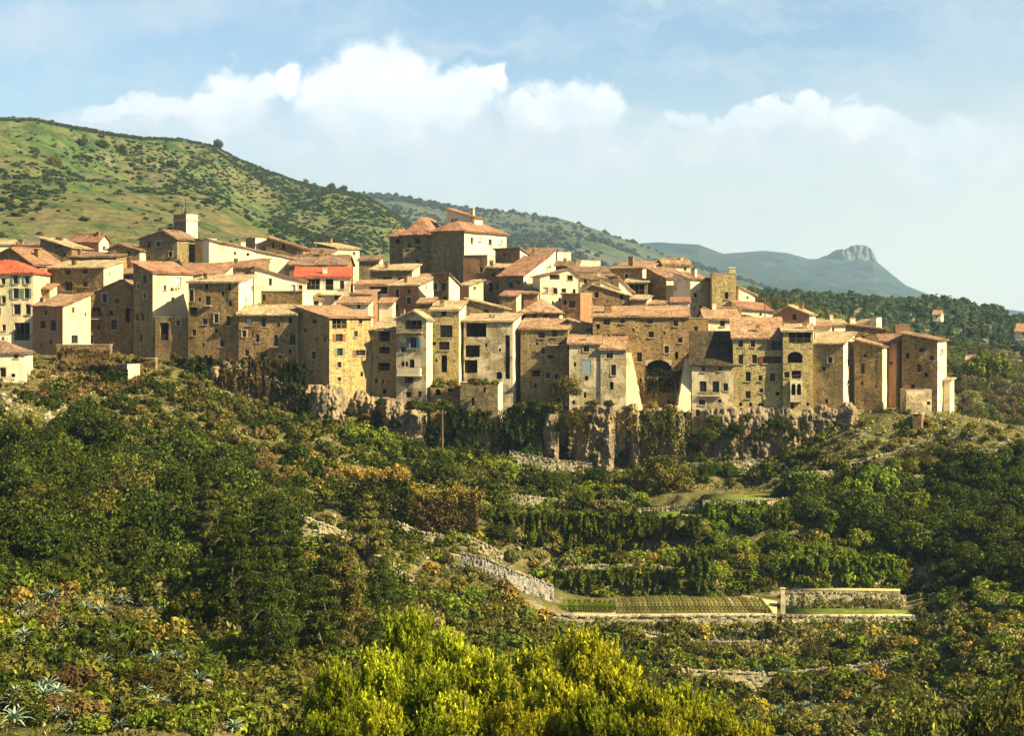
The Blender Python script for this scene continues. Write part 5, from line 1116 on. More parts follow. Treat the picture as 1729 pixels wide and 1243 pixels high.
# undergrowth: everything too small or too crowded to count, one object of instanced clumps
def undergrowth(name, pts, mats_keys, label, seed):
    r = np.random.default_rng(seed); cols = []
    for k in mats_keys:                     # light clumps for the mass
        rr = np.random.default_rng(hash(k) % 1000 if False else sum(map(ord, k))); P, D, T = crown_pts(420, 12, 1.25, 0.95, 0.34, rr, bottom=-0.1); P[:, 2] += 0.3
        V, Fc = leaves(P, D, np.full(420, 0.17), 0.5, rr); o = mesh_np('clump', V, Fc, LM[k], tint=T); COL.objects.unlink(o); cols.append(o)
    n = len(pts); P = np.array([(p[0], p[1], p[2]) for p in pts], dtype=np.float32); me = bpy.data.meshes.new(name); me.vertices.add(n); me.vertices.foreach_set('co', P.ravel())
    a = me.attributes.new('sc', 'FLOAT', 'POINT'); a.data.foreach_set('value', np.array([p[3] for p in pts], dtype=np.float32)/2.7)
    a = me.attributes.new('idx', 'INT', 'POINT'); a.data.foreach_set('value', np.array([p[4] for p in pts], dtype=np.int32))
    a = me.attributes.new('rz', 'FLOAT_VECTOR', 'POINT'); a.data.foreach_set('vector', np.stack([r.uniform(-.2, .2, n), r.uniform(-.2, .2, n), r.uniform(0, 6.28, n)], 1).astype(np.float32).ravel())
    o = bpy.data.objects.new(name, me); COL.objects.link(o)
    ng = bpy.data.node_groups.new(name, 'GeometryNodeTree'); ng.interface.new_socket('Geometry', in_out='INPUT', socket_type='NodeSocketGeometry'); ng.interface.new_socket('Geometry', in_out='OUTPUT', socket_type='NodeSocketGeometry')
    g = ng.nodes; L = ng.links; gi = g.new('NodeGroupInput'); go = g.new('NodeGroupOutput'); jn = g.new('GeometryNodeJoinGeometry')
    def attr(nm, ty):
        q = g.new('GeometryNodeInputNamedAttribute'); q.data_type = ty; q.inputs[0].default_value = nm; return q.outputs[0]
    sc_ = attr('sc', 'FLOAT'); rz = attr('rz', 'FLOAT_VECTOR'); ix = attr('idx', 'INT')
    for i, c in enumerate(cols):
        oi = g.new('GeometryNodeObjectInfo'); oi.inputs[0].default_value = c; oi.inputs['As Instance'].default_value = True
        cp = g.new('FunctionNodeCompare'); cp.data_type = 'INT'; cp.operation = 'EQUAL'; L.new(ix, cp.inputs[2]); cp.inputs[3].default_value = i
        ip = g.new('GeometryNodeInstanceOnPoints'); L.new(gi.outputs[0], ip.inputs['Points']); L.new(cp.outputs[0], ip.inputs['Selection']); L.new(oi.outputs['Geometry'], ip.inputs['Instance'])
        L.new(rz, ip.inputs['Rotation']); L.new(sc_, ip.inputs['Scale']); L.new(ip.outputs[0], jn.inputs[0])
    L.new(jn.outputs[0], go.inputs[0]); m = o.modifiers.new('scatter', 'NODES'); m.node_group = ng
    return tag(o, label, name, kind='stuff')
UK = ['dark', 'olive', 'green', 'brown', 'gold', 'grass']
AG = [(p.x, p.y-0.8, (0.6*w+0.9)**2) for got, *_r in PENDING for p, w, k, q in got if k.startswith('agave')]
def fill_points(n, seed):
    r = np.random.default_rng(seed); out = []
    for _ in range(n):
        px = r.uniform(-480, 2230); py = 610+640*r.random()**0.85
        P = ground_hit(px, py, 75, 318)
        if P is None: continue
        if (868 < px < 1550 and 229 < P.y < 244.5) or (1080 < px < 1310 and 262 < P.y < 281): continue
        if any((P.x-a_[0])**2+(P.y-a_[1])**2 < a_[2] for a_ in AG): continue
        f = fbm(P.x/11, P.y/11, 4); h = fbm(P.x/17+70, P.y/17, 4)
        bare = (px < 130 and 660 < py < 715) or (px > 1440 and py < 800) or (420 < px < 640 and 855 < py < 930) or (640 < px < 900 and 930 < py < 1010)
        if bare and r.random() < 0.78: continue
        dens = 0.85+0.7*f
        if r.random() > dens: continue
        w = (1.0+3.2*r.random()**2.2)*(0.8 if bare else 1)*(0.5 if (1160 < px < 1450 and P.y > 284) else 1)
        left = px < 620; q = 0.25+0.5*r.random()+1.15*h+(0.28 if (px > 1040 and py > 1050) else 0.12 if (px < 420 and py > 1000) else 0)
        if px < 480 and 760 < py < 1010 and r.random() < 0.75: idx = 0
        elif 1540 < px and 800 < py < 980 and r.random() < 0.8: idx = 0
        elif py < 800 and left: idx = 3 if q > 0.70 else 1 if q > 0.34 else 0
        elif px > 1440 and py < 800: idx = 5 if q > 0.4 else 1
        elif q > 1.02: idx = 5
        elif q > 0.94: idx = 4
        elif q > 1.12: idx = 3
        elif q > 0.60: idx = 2
        elif q > 0.30: idx = 1
        else: idx = 0
        out.append((P.x, P.y, P.z-0.1, w, idx))
    return out
KI = {'dark': 0, 'olive': 1, 'green': 2, 'brown': 3, 'gold': 4}
pts = [(p.x, p.y, p.z-0.2, w, int(rng.integers(0, 3))) for p, w in REST_OUT]+fill_points(22000, 31)+[(p.x, p.y, p.z-0.15, w, KI[k[5:-1]]) for p, w, k in REST]
undergrowth('undergrowth', pts, UK, 'tangled low shrubs and scrub filling the valley side', 9)
# ------------------------------------------------------------------ single trees and hedges
one('fig', 1118, 838, 11.0, 'big round spreading tree at the right foot of the cliff', 'tree', Y=283)
one('dark3', 590, 765, 8.0, 'bright green tree left of the cliff foot above the golden hedge', 'tree', Y=291)
one('dark3', 640, 770, 7.0, 'green tree just right of the brightest tree above the golden hedge', 'tree', Y=289)
one('olive1', 955, 672, 6.5, 'tree growing against the houses on the cliff edge in the middle', 'tree', Y=296)
one('olive2', 968, 720, 5.0, 'small tree clinging to the cliff face under the middle houses', 'tree', Y=293.5)
one('dark1', 1322, 725, 3.2, 'dark little tree growing from the wall base under the twin arched bay', 'tree', Y=295)
one('dark2', 1190, 745, 4.6, 'dark tree at the cliff corner under the mossy roofed house', 'tree', Y=293)
one('dark1', 1245, 735, 3.0, 'dark shrub in a cleft below the paired window house', 'tree', Y=294)
one('olive1', 1180, 905, 4.5, 'slim tree at the end of the upper grass terrace', 'tree', Y=262)
for (px, py, w, k, l) in ((765, 815, 5.5, 'olive1', 'rounded olive tree between the two golden hedges'), (800, 815, 5.0, 'olive2', 'upright olive tree right above the second golden hedge'),
                          (400, 700, 4.5, 'olive1', 'gnarled yellowish tree on the slope under the wide brown house'), (1545, 790, 6.5, 'olive2', 'orchard tree right of the glass frames'), (1450, 900, 7.5, 'dark3', 'tall leafy tree left in the right hand wood'),
                          (1425, 960, 5.0, 'dark3', 'bright young tree behind the garden wall')):
    one(k, px, py, w, l, 'tree')
def hedge(px0, px1, pyt, pyb, Y, dep, label, mats, n=9000, seed=3, wob=1.0):
    """a clipped hedge: leaf shell over a long box, sunny tips on the top"""
    r = np.random.default_rng(seed); x0, x1 = U(px0)*Y, U(px1)*Y; zt, zb = (YH-pyt)*Y/F, (YH-pyb)*Y/F; h = zt-zb; w = x1-x0
    root = empty('hedge', (x0, Y, zb)); P = np.stack([r.random(n)*w, r.random(n)*dep, (r.random(n)**0.8)*h], 1)
    face = r.integers(0, 6, n); P[:, 1] = np.where(face < 2, r.random(n)*0.5, P[:, 1]); P[:, 2] = np.where((face == 2) | (face == 3), h*(1-0.12*r.random(n)), P[:, 2]); P[:, 0] = np.where(face == 4, w-0.5*r.random(n), P[:, 0])
    bump = fbm(P[:, 0]/1.6+seed, P[:, 1]/1.6, 3)*wob*1.5; P[:, 2] *= 1+bump/h*1.2; P[:, 1] += 0.8*fbm(P[:, 0]/1.3, P[:, 2]/1.1+seed, 3)
    D = r.standard_normal((n, 3)); D[:, 2] += 0.6; T = np.clip(0.35+0.3*r.standard_normal(n)+0.25*(P[:, 2]/h-0.5), 0, 1)
    top = P[:, 2] > h*0.80+0.3*r.standard_normal(n)
    for nm, mk, mt in (('foliage', ~top, mats[0]), ('sunlit_top', top, mats[1])):  # golden top leaves carry the sunlight in their colour
        V, Fc = leaves(P[mk], D[mk], np.full(mk.sum(), 0.17), 0.5, r); mesh_np(nm, V, Fc, LM[mt], root, tint=T[mk])
    s = MB(); 
    for k in range(int(w/1.5)): s.tube((0.7+1.5*k, dep/2, -1), (0.7+1.5*k, dep/2, h*0.8), 0.09, 0.04, 5)
    s.build('stems', M_bark, root); return tag(root, label, 'hedge')
hedge(566, 690, 795, 880, ground_hit(628, 885).y-1, 4.0, 'tall square hedge with a golden sunlit top below the bright green tree', ('dark', 'gold'), 13000, 3)
hedge(690, 806, 828, 905, ground_hit(748, 905).y-1, 4.5, 'second golden brown hedge to the right and lower down the slope', ('brown', 'gold'), 12000, 4)

# ------------------------------------------------------------------ terraces, walls, crops
M_field = land_mat('tilled_soil', (0.44, 0.36, 0.17), (0.50, 0.40, 0.20), (0.30, 0.27, 0.10), (0.45, 0.37, 0.2), 2.0, 0.1, 0.3)
M_lawn = land_mat('lawn_grass', (0.12, 0.15, 0.022), (0.20, 0.20, 0.04), (0.07, 0.11, 0.015), (0.2, 0.2, 0.05), 1.5, 0.0, 0.4)
M_kerb = plain_mat('pale_path_edge', (0.44, 0.37, 0.20), 1.0, 0.3, 0.0, 1.2)
def strip(name, pts, mat, thick=0.25, kind='structure', dz=0.05, sub=3.0):
    """level plot of ground: pts are (px,Y); height taken from the terrace it lies on"""
    near = [(U(a)*b, b) for a, b, c, z in pts]; far = [(U(a)*c, c) for a, b, c, z in pts]
    V = []; Fc = []; k = 8
    for i, (a, b, c, z) in enumerate(pts):
        for j in range(k+1): t = j/k; V.append((near[i][0]*(1-t)+far[i][0]*t, near[i][1]*(1-t)+far[i][1]*t, z+0.05*fbm(near[i][0]/2, t*6, 2)+dz))
    m = k+1
    for i in range(len(pts)-1):
        for j in range(k): q = i*m+j; Fc.append((q, q+m, q+m+1, q+1))
    n = len(V); V += [(x, y, z-thick-1.2) for x, y, z in V]
    for i in range(len(pts)-1): q = i*m; Fc.append((q, q+n, q+m+n, q+m)); q = i*m+k; Fc.append((q, q+m, q+m+n, q+n))
    for j in range(k): Fc.append((j, j+1, j+1+n, j+n)); q = (len(pts)-1)*m+j; Fc.append((q, q+n, q+1+n, q+1))
    o = mesh_np(name, np.array(V), np.array(Fc), [mat, M_ground], mi=[0]*((len(pts)-1)*k)+[1]*(len(Fc)-(len(pts)-1)*k)); o['kind'] = kind; return o
strip('field', [(862, 234.5, 243, -35.75), (920, 232.5, 243.5, -35.8), (1000, 231, 244.5, -35.85), (1100, 230.5, 245.5, -35.8), (1200, 230.5, 247, -35.7), (1260, 230.8, 246.5, -35.7), (1312, 231.5, 242, -35.8)], M_field, dz=0.12)
strip('path', [(845, 233.5, 234.9, -35.8), (920, 231.2, 232.4, -35.85), (1000, 229.8, 230.9, -35.9), (1100, 229.2, 230.4, -35.85), (1200, 229.2, 230.4, -35.75), (1312, 229.5, 231.3, -35.85)], M_kerb, dz=0.22)
strip('lawn', [(1326, 231.0, 235.5, -35.7), (1400, 230.6, 235.2, -35.7), (1480, 230.6, 235, -35.7), (1545, 231, 233.5, -35.75)], M_lawn, dz=0.15)
strip('path', [(1318, 229.4, 230.8, -35.8), (1400, 229.0, 230.4, -35.8), (1545, 229.4, 230.8, -35.8)], M_kerb, dz=0.24)
_q = max(gzf(U(p)*y, y) for p in (1190, 1215, 1240, 1270, 1300) for y in (268, 271, 274, 277)); strip('lawn', [(1188, 267, 277, _q), (1240, 266, 278, _q), (1300, 266.5, 277, _q)], M_lawn, dz=0.05)
_q = max(gzf(U(p)*y, y) for p in (1090, 1115, 1140, 1170) for y in (264, 267, 270)); strip('lawn', [(1085, 262, 271, _q), (1130, 261.5, 272, _q), (1175, 262, 269, _q)], M_lawn, dz=0.05)
strip('garden_bed', [(1335, 237.2, 238.9, -33.7), (1420, 237.2, 239, -33.7), (1520, 237.2, 239, -33.8)], M_field, dz=0.1)
strip('path', [(430, 262, 265, -26.6), (480, 262, 265.5, -26.5), (560, 261, 264, -26.6)], M_kerb, dz=0.2)
M_cope = plain_mat('lichened_coping_stone', (0.30, 0.255, 0.15), 1.0, 0.45, 0.0, 1.5)
WALLM = wall_mat('dry_stone_wall', (0.36, 0.33, 0.26), (0.46, 0.42, 0.32), (0.12, 0.11, 0.09))
WALLG = wall_mat('yellow_dry_stone_wall', (0.42, 0.36, 0.20), (0.52, 0.45, 0.26), (0.13, 0.11, 0.06))
def stone_wall(pts, label, mat=None, thick=0.55, name='retaining_wall', cat='wall', seed=1):
    """rough retaining wall along pts (px, Y, top py, foot py) with a lighter coping"""
    r = np.random.default_rng(seed); pts = np.array(pts, float); xs = np.interp(np.linspace(0, 1, 90), np.linspace(0, 1, len(pts)), U(pts[:, 0])*pts[:, 1])
    g = lambda c: np.interp(np.linspace(0, 1, 90), np.linspace(0, 1, len(pts)), c)
    Ys = g(pts[:, 1]); zt = g((YH-pts[:, 2])*pts[:, 1]/F); zb = g((YH-pts[:, 3])*pts[:, 1]/F)-0.8
    o_ = np.array([xs[45], Ys[45], zb[45]]); rows = 12; V = []
    for j in range(rows+1):
        t = j/rows; z = zb+(zt-zb)*t; y = Ys-0.25*(1-t)*2+0.12*r.standard_normal(90); V.append(np.stack([xs, y, z+(0.12*r.standard_normal(90) if j == rows else 0)], 1))
    V.append(np.stack([xs, Ys+thick, zt], 1)); V.append(np.stack([xs, Ys+thick, zb], 1)); V = np.array(V)-o_; R_, C_ = V.shape[:2]
    i = np.arange(R_*C_).reshape(R_, C_); Fc = np.stack([i[:-1, :-1], i[:-1, 1:], i[1:, 1:], i[1:, :-1]], -1).reshape(-1, 4)
    root = empty(name, o_); mesh_np('wall', V.reshape(-1, 3), Fc, mat or WALLM, root)
    s = MB()
    for k in range(0, 89):
        if r.random() < 0.22: continue
        a = np.array([xs[k], Ys[k], zt[k]])-o_; b = np.array([xs[k+1], Ys[k+1], zt[k+1]])-o_; dz = 0.02+0.22*r.random()**1.5; f = 0.01+0.05*r.random()
        s.hexa([(a[0]+f, a[1]-0.18, a[2]-0.05), (b[0]-f, b[1]-0.18, b[2]-0.05), (b[0]-f, b[1]+thick*0.9, b[2]-0.05), (a[0]+f, a[1]+thick*0.9, a[2]-0.05), (a[0]+f, a[1]-0.16, a[2]+dz), (b[0]-f, b[1]-0.16, b[2]+dz), (b[0]-f, b[1]+thick*0.8, b[2]+dz), (a[0]+f, a[1]+thick*0.8, a[2]+dz)])
    s.build('coping', M_cope, root); return tag(root, label, cat)
stone_wall([(1326, 236.6, 1002, 1037), (1400, 236.3, 1001, 1036), (1470, 236.3, 1003, 1036), (1530, 236.6, 1008, 1038)], 'dry stone garden wall behind the narrow green lawn', WALLG)
stone_wall([(775, 246, 946, 1000), (840, 248.3, 952, 1003), (930, 248.6, 957, 1000), (1000, 248.6, 962, 1010)], 'long grey retaining wall left above the vegetable rows', WALLM, seed=2)
stone_wall([(930, 248.4, 960, 1012), (1000, 248.8, 955, 1012), (1080, 249.2, 953, 1010), (1140, 249, 960, 1010)], 'ivy covered retaining wall behind the vegetable rows', WALLG, seed=3)
stone_wall([(1186, 266.5, 846, 905), (1240, 265.5, 845, 905), (1300, 266.0, 844, 900), (1335, 268, 842, 885)], 'terrace wall below the upper yellow grass plot', WALLG, seed=4)
stone_wall([(430, 261.5, 866, 890), (500, 261, 866, 888), (575, 260.5, 868, 884)], 'pale broken terrace wall left of the golden hedges', WALLG, seed=5)
stone_wall([(860, 229.6, 1030, 1050), (1000, 228.6, 1043, 1066), (1150, 228.0, 1041, 1075), (1312, 228.6, 1040, 1070)], 'low pale bank wall in front of the vegetable rows', WALLG, seed=6)
stone_wall([(1320, 228.4, 1041, 1062), (1420, 228.2, 1042, 1062), (1550, 228.6, 1043, 1060)], 'low bank wall in front of the narrow lawn', WALLG, seed=7)
stone_wall([(1330, 279, 800, 822), (1420, 281, 795, 812), (1500, 283, 795, 808)], 'short wall under the glass frames', WALLG, seed=8)
stone_wall([(860, 292, 762, 778), (930, 291, 776, 790), (1000, 290.5, 784, 797)], 'low wall of the path along the cliff foot', WALLG, seed=9)
def auto_wall(pp, h, label, mat=None, seed=1):
    Ym = np.mean([ground_hit(px, py).y for px, py in pp if ground_hit(px, py) is not None]); pts_ = []
    for i, (px, py) in enumerate(pp):
        Yq = Ym+0.25*(ground_hit(px, py).y-Ym if ground_hit(px, py) is not None else 0); z = gzf(U(px)*Yq, Yq)
        pts_.append((px, Yq, YH-F*(z+h)/Yq, YH-F*(z-0.5)/Yq))
    return stone_wall(pts_, label, mat, seed=seed)
auto_wall([(430, 912), (520, 905), (600, 908), (650, 915)], 1.3, 'upper pale terrace wall left of centre', WALLG, 21)
auto_wall([(450, 945), (540, 940), (640, 945), (700, 955)], 1.2, 'lower pale terrace wall left of centre', WALLG, 22)
auto_wall([(620, 905), (720, 915), (800, 925), (850, 930)], 1.2, 'terrace wall just below the golden hedges', WALLG, 23)
auto_wall([(860, 852), (960, 858), (1060, 862)], 1.1, 'thin terrace wall below the cliff in the middle', WALLG, 24)
auto_wall([(1075, 872), (1130, 868), (1180, 870)], 1.2, 'little wall under the small bright lawn', WALLG, 25)
auto_wall([(1350, 838), (1450, 830), (1560, 835)], 1.4, 'terrace wall above the big dark right trees', WALLG, 26)
auto_wall([(1340, 1000), (1420, 992), (1520, 996)], 1.0, 'upper strip wall over the garden bed', WALLG, 27)
auto_wall([(1080, 1100), (1180, 1096), (1320, 1098)], 1.2, 'terrace wall in the scrub below the right end of the crop rows', WALLG, 28)
auto_wall([(1150, 1150), (1300, 1140), (1450, 1145), (1560, 1150)], 1.2, 'lowest terrace wall in the scrub on the right', WALLG, 29)
auto_wall([(1430, 775), (1540, 765), (1650, 775), (1740, 790)], 1.1, 'long low wall across the sunny knoll', WALLG, 30)
auto_wall([(1120, 800), (1200, 798), (1290, 800)], 1.2, 'wall along the top of the upper right grass plot', WALLG, 31)
auto_wall([(780, 972), (820, 984), (870, 996), (935, 1004)], 2.0, 'long grey dry stone wall at the left end of the crop field', WALLM, 33)
stone_wall([(640, 247, 925, 945), (700, 247, 932, 955), (760, 246.5, 940, 965)], 'short crumbling wall at the left end of the long grey wall', WALLM, seed=10)
s = MB(); P = at(1321.5, 1040, 231.2); hh = 45*231.2/F
s.box(-0.28, 0.28, -0.28, 0.28, -0.6, hh*0.33); s.box(-0.26, 0.27, -0.26, 0.27, hh*0.33, hh*0.7); s.box(-0.25, 0.25, -0.27, 0.25, hh*0.7, hh); s.box(-0.34, 0.34, -0.34, 0.34, hh+0.002, hh+0.12)
o = s.build('gate_pillar', M_kerb); o.location = P; tag(o, 'pale square pillar at the corner between vegetable field and lawn', 'pillar')
# little block shelter on the upper right terrace
H('small rough pale block shelter right of the upper grass plot', 1326, 1345, 275, 821, 845, 10, Rt=1352, roof='t', mat='pale', name='shelter', cat='shelter')
H('low broken bright wall block in the bushes left above the golden hedge', 536, 545, 279, 770, 795, 12, Rt=549, roof='t', mat='white', name='ruined_wall', cat='wall')
# crop rows
def crop_row(seed, leafmat, L, key):
    r = np.random.default_rng(seed); n = 640; P = np.stack([(0.17 if key == 'a' else 0.09)*r.standard_normal(n), L*r.random(n), 0.05+(0.42 if key == 'a' else 0.15)*r.random(n)], 1); D = r.standard_normal((n, 3)); D[:, 2] += 0.5
    V, Fc = leaves(P, D, np.full(n, 0.12), 0.5, r); o = mesh_np('crop_row', V, Fc, LM[leafmat], tint=np.clip(0.45+0.25*r.standard_normal(n), 0, 1)); return o
c1 = crop_row(1, 'green', 8.0, 'a'); c2 = crop_row(2, 'grass', 12.5, 'b'); fst = {1: c1, 2: c2}
def put_row(k, px, Y, z, L, label, grp):
    o = fst.pop(k) if k in fst else (c1 if k == 1 else c2).copy()
    if o.name not in COL.objects: COL.objects.link(o)
    o.location = (U(px)*Y, Y, z); o.scale = (1, L, 1); o.rotation_euler = (0, 0, rng.uniform(-.015, .015)); tag(o, label, 'crop row', grp)
for k in range(19):
    px = 880+k*8.6; Y0 = 233.4-(px-880)*0.008; put_row(1, px, Y0, -35.65, 1.0, 'dark green vegetable row left in the terrace field, %s from the left' % ordw(k+1), 'dark green vegetable rows')
for k in range(38):
    px = 1047+k*6.9; put_row(2, px, 231.4, -35.62, 0.95+0.16*math.sin((px-1047)/85), 'thin yellowish crop row right in the terrace field, %s from the left' % ordw(k+1), 'thin yellowish crop rows')
# cold frames
root = empty('cold_frame', at(1480, 803, 284)); Ro = root.location; M_fr = plain_mat('pale_green_frame', (0.42, 0.46, 0.30)); M_pn = plain_mat('dusty_glass', (0.30, 0.36, 0.27), 0.4)
s = MB(); s.box(-5.5, 3.2, -0.04, 0.04, 1.0, 1.1); s.box(-5.5, 3.2, -0.04, 0.04, 0.1, 0.18)
for k in range(14): s.box(-5.5+k*0.66, -5.44+k*0.66, -0.03, 0.03, 0.18, 1.0)
s.build('front_rails', M_fr, root)
s = MB(); s.hexa([(-3.8, 0.3, 0.1), (4.4, 0.3, 0.1), (4.4, 4, 0.1), (-3.8, 4, 0.1), (-3.8, 0.3, 0.9), (4.4, 0.3, 0.9), (4.4, 4, 3.2), (-0.5, 4, 2.4)]); s.build('glazing', M_pn, root)
s = MB()
for k in range(9):
    t = k/8; s.tube((-3.8+8.2*t, 0.28, 0.95), (-0.5+4.9*t, 3.95, 2.45+0.8*t), 0.05)
s.tube((-3.8, 0.27, 0.95), (4.4, 0.27, 0.95), 0.05); s.tube((4.45, 0.3, 0.1), (4.45, 4, 3.25), 0.05); s.build('ribs', M_fr, root); tag(root, 'pale green glass garden frame on the right terrace', 'cold frame')
# posts and poles
def pole(px, pyt, pyb, Y, label, r=0.11, arm=True):
    P = at(px, pyb, Y); h = (pyb-pyt)*Y/F; s = MB(); root = empty('utility_pole', P); s.tube((0, 0, -1), (0, 0, h), r, r*0.7, 8); s.build('pole', M_wood, root)
    if arm:
        s = MB(); s.box(-0.6, 0.6, -0.05, 0.05, h-0.5, h-0.4)
        s.build('crossarm', M_wood, root); s = MB()
        for x in (-0.5, 0.5): s.tube((x, 0, h-0.4), (x, 0, h-0.22), 0.04)
        s.build('insulator', M_sill, root)
    tag(root, label, 'pole')
pole(747, 692, 760, 291, 'rust coloured pole at the foot of the cliff left of centre', 0.16)
pole(1292, 500, 545, 322, 'slim pole among the roofs right of the stub tower')
pole(1274, 480, 520, 345, 'thin aerial pole beside the bright slanting wall', 0.05)
pole(596, 468, 500, 318, 'thin pale pole right of the bright red roof', 0.07)

# ------------------------------------------------------------------ ivy, weeds on the rock, grass
def curtain(px0, px1, pyt, pyb, Y, n, label, mat, seed, stuff=True, dep=1.3):
    r = np.random.default_rng(seed); px = r.uniform(px0, px1, n); hang = np.clip(0.65+0.9*fbm(px/16.0+seed, px*0+seed, 3), 0.15, 1.1); t = r.random(n)*hang
    py = pyt+16*np.abs(fbm(px/11.0+3*seed, px*0+1, 3))+(pyb-pyt)*t; Yv = Y-dep*(0.3+0.7*np.abs(fbm(px/9.0, t*3+seed, 3))*2)-0.4*t*2
    P = np.stack([U(px)*Yv, Yv, (YH-py)*Y/F], 1); D = r.standard_normal((n, 3))*0.6; D[:, 1] -= 0.8; D[:, 0] += 0.3
    V, Fc = leaves(P, D, np.full(n, 0.16), 0.6, r); T = np.clip(0.42+0.25*r.standard_normal(n)+0.3*fbm(px/6.0, t*4, 2), 0, 1)
    o = mesh_np('ivy', V, Fc, LM[mat], tint=T); return tag(o, label, 'ivy', kind='stuff')
curtain(925, 1145, 957, 1014, 247.9, 16000, 'green ivy hanging down the wall behind the vegetable rows', 'green', 1)
curtain(1186, 1340, 846, 908, 265.2, 15000, 'yellow green creeper over the upper right terrace wall', 'green', 2)
curtain(830, 1080, 862, 935, 254, 26000, 'leafy green creeper over the terrace bank in the middle', 'green', 3, dep=2.4)
curtain(1335, 1510, 935, 992, ground_hit(1420, 985).y+1, 15000, 'bright green creeper bank behind the garden wall', 'green', 31, dep=2.2)
curtain(1150, 1205, 925, 1012, 246.5, 6000, 'leafy green creeper column left of the dark hollow above the crop rows', 'green', 32, dep=2.0)
curtain(1080, 1182, 868, 906, 261.2, 8000, 'dark green creeper under the small bright lawn', 'green', 33, dep=0.7)
curtain(870, 1320, 1048, 1074, 227.9, 5200, 'olive weeds over the bank wall in front of the crop rows', 'olive', 34, dep=0.6)
curtain(1325, 1545, 1047, 1068, 227.9, 3600, 'green weeds over the bank wall in front of the narrow lawn', 'green', 35, dep=0.6)
curtain(1345, 1525, 1008, 1038, 236.2, 2600, 'sparse weeds on the dry stone garden wall', 'grass', 36, dep=0.4)
curtain(960, 1140, 690, 760, 295.5, 1600, 'straggling weeds on the right part of the cliff', 'gold', 4)
curtain(1080, 1165, 690, 775, 293.4, 3400, 'brown creeper over the cliff below the arched recess', 'olive', 5)
curtain(855, 945, 685, 770, 296.5, 5200, 'dark ivy over the cliff left of the lit rock ribs', 'dark', 6)
curtain(735, 860, 690, 765, 297.5, 6500, 'dark ivy filling the hollow under the terrace block', 'dark', 7)
curtain(370, 505, 600, 690, 300.0, 9000, 'dry creeper on the rocks beneath the wide brown house', 'brown', 8)
curtain(300, 380, 600, 650, 303.0, 3600, 'dark creeper at the foot of the large brown house', 'dark', 9)
curtain(478, 520, 610, 700, 299.0, 3500, 'black green ivy in the corner by the tall orange house', 'dark', 10)
curtain(1088, 1150, 620, 682, 302.9, 1500, 'plants in the arched recess of the long building', 'dark', 11, dep=0.8)
curtain(1180, 1440, 712, 760, 294.8, 1100, 'weeds on the rock under the gold houses', 'olive', 12, dep=0.8)
curtain(150, 216, 617, 655, 290.5, 3000, 'dark creeper over the front of the garden terrace block', 'dark', 21, dep=0.7)
curtain(95, 186, 586, 606, 299.6, 2600, 'brown creeper over the long low garden wall', 'brown', 22, dep=0.6)
curtain(186, 262, 608, 625, 296.5, 2400, 'brown creeper over the wall below the tall dark house', 'brown', 23, dep=0.6)
LEDGE = ((800, 648, 294.8, 2.6, 'bush_olive1'), (820, 648, 295, 2.2, 'bush_green1'), (836, 648, 295, 1.8, 'bush_olive2'), (742, 652, 297.5, 3.0, 'bush_olive1'), (764, 650, 297.5, 2.6, 'bush_gold1'), (700, 690, 294, 3.6, 'bush_dark1'), (720, 694, 294, 3.6, 'bush_dark2'), (752, 690, 294, 3.8, 'bush_dark1'),
                                      (905, 695, 295, 4.0, 'bush_dark1'), (935, 690, 295, 3.6, 'bush_olive1'), (1000, 684, 295, 2.6, 'bush_olive2'), (1030, 684, 294.5, 2.4, 'bush_dark2'), (1100, 690, 294.5, 2.8, 'bush_gold2'), (1130, 694, 294.5, 2.6, 'bush_olive1'), (640, 682, 296, 2.5, 'bush_dark2'), (880, 690, 296, 3.2, 'bush_dark2'), (1060, 692, 294, 2.2, 'bush_brown1'),
                                      (195, 606, 296, 2.6, 'bush_brown1'), (215, 608, 296, 2.8, 'bush_brown2'), (235, 610, 296, 2.6, 'bush_brown1'), (168, 618, 290, 2.4, 'bush_brown2'), (185, 618, 290, 2.4, 'bush_brown1'), (345, 640, 301, 3.5, 'bush_dark1'), (380, 640, 301, 3.5, 'bush_dark2'), (300, 636, 302, 3.0, 'bush_dark1'), (490, 660, 298, 4.2, 'bush_dark1'), (1205, 712, 294.5, 2.6, 'bush_dark1'), (1228, 735, 294, 3.0, 'bush_dark2'), (1262, 705, 294.6, 1.8, 'bush_dark1'), (1278, 740, 294, 2.8, 'bush_dark2'), (1300, 716, 294.5, 2.2, 'bush_dark1'), (1345, 735, 294, 2.4, 'bush_dark2'), (1385, 742, 294, 2.4, 'bush_olive1'), (1412, 716, 294.4, 1.6, 'bush_dark1'), (590, 700, 295.5, 3.0, 'bush_dark2'), (612, 725, 295, 3.0, 'bush_dark1'), (668, 720, 295, 2.6, 'bush_dark2'))
for i, (px, py, Y, w, k) in enumerate(LEDGE):
    one(k, px, py, w, '%s shrub on the ledges below the houses, %s from the left of its kind' % (colour_of(k), ordw(1+sum(1 for q in LEDGE if q[4][:-1] == k[:-1] and q[0] < px))), 'bush', Y=Y, group='shrubs on ledges below the houses')
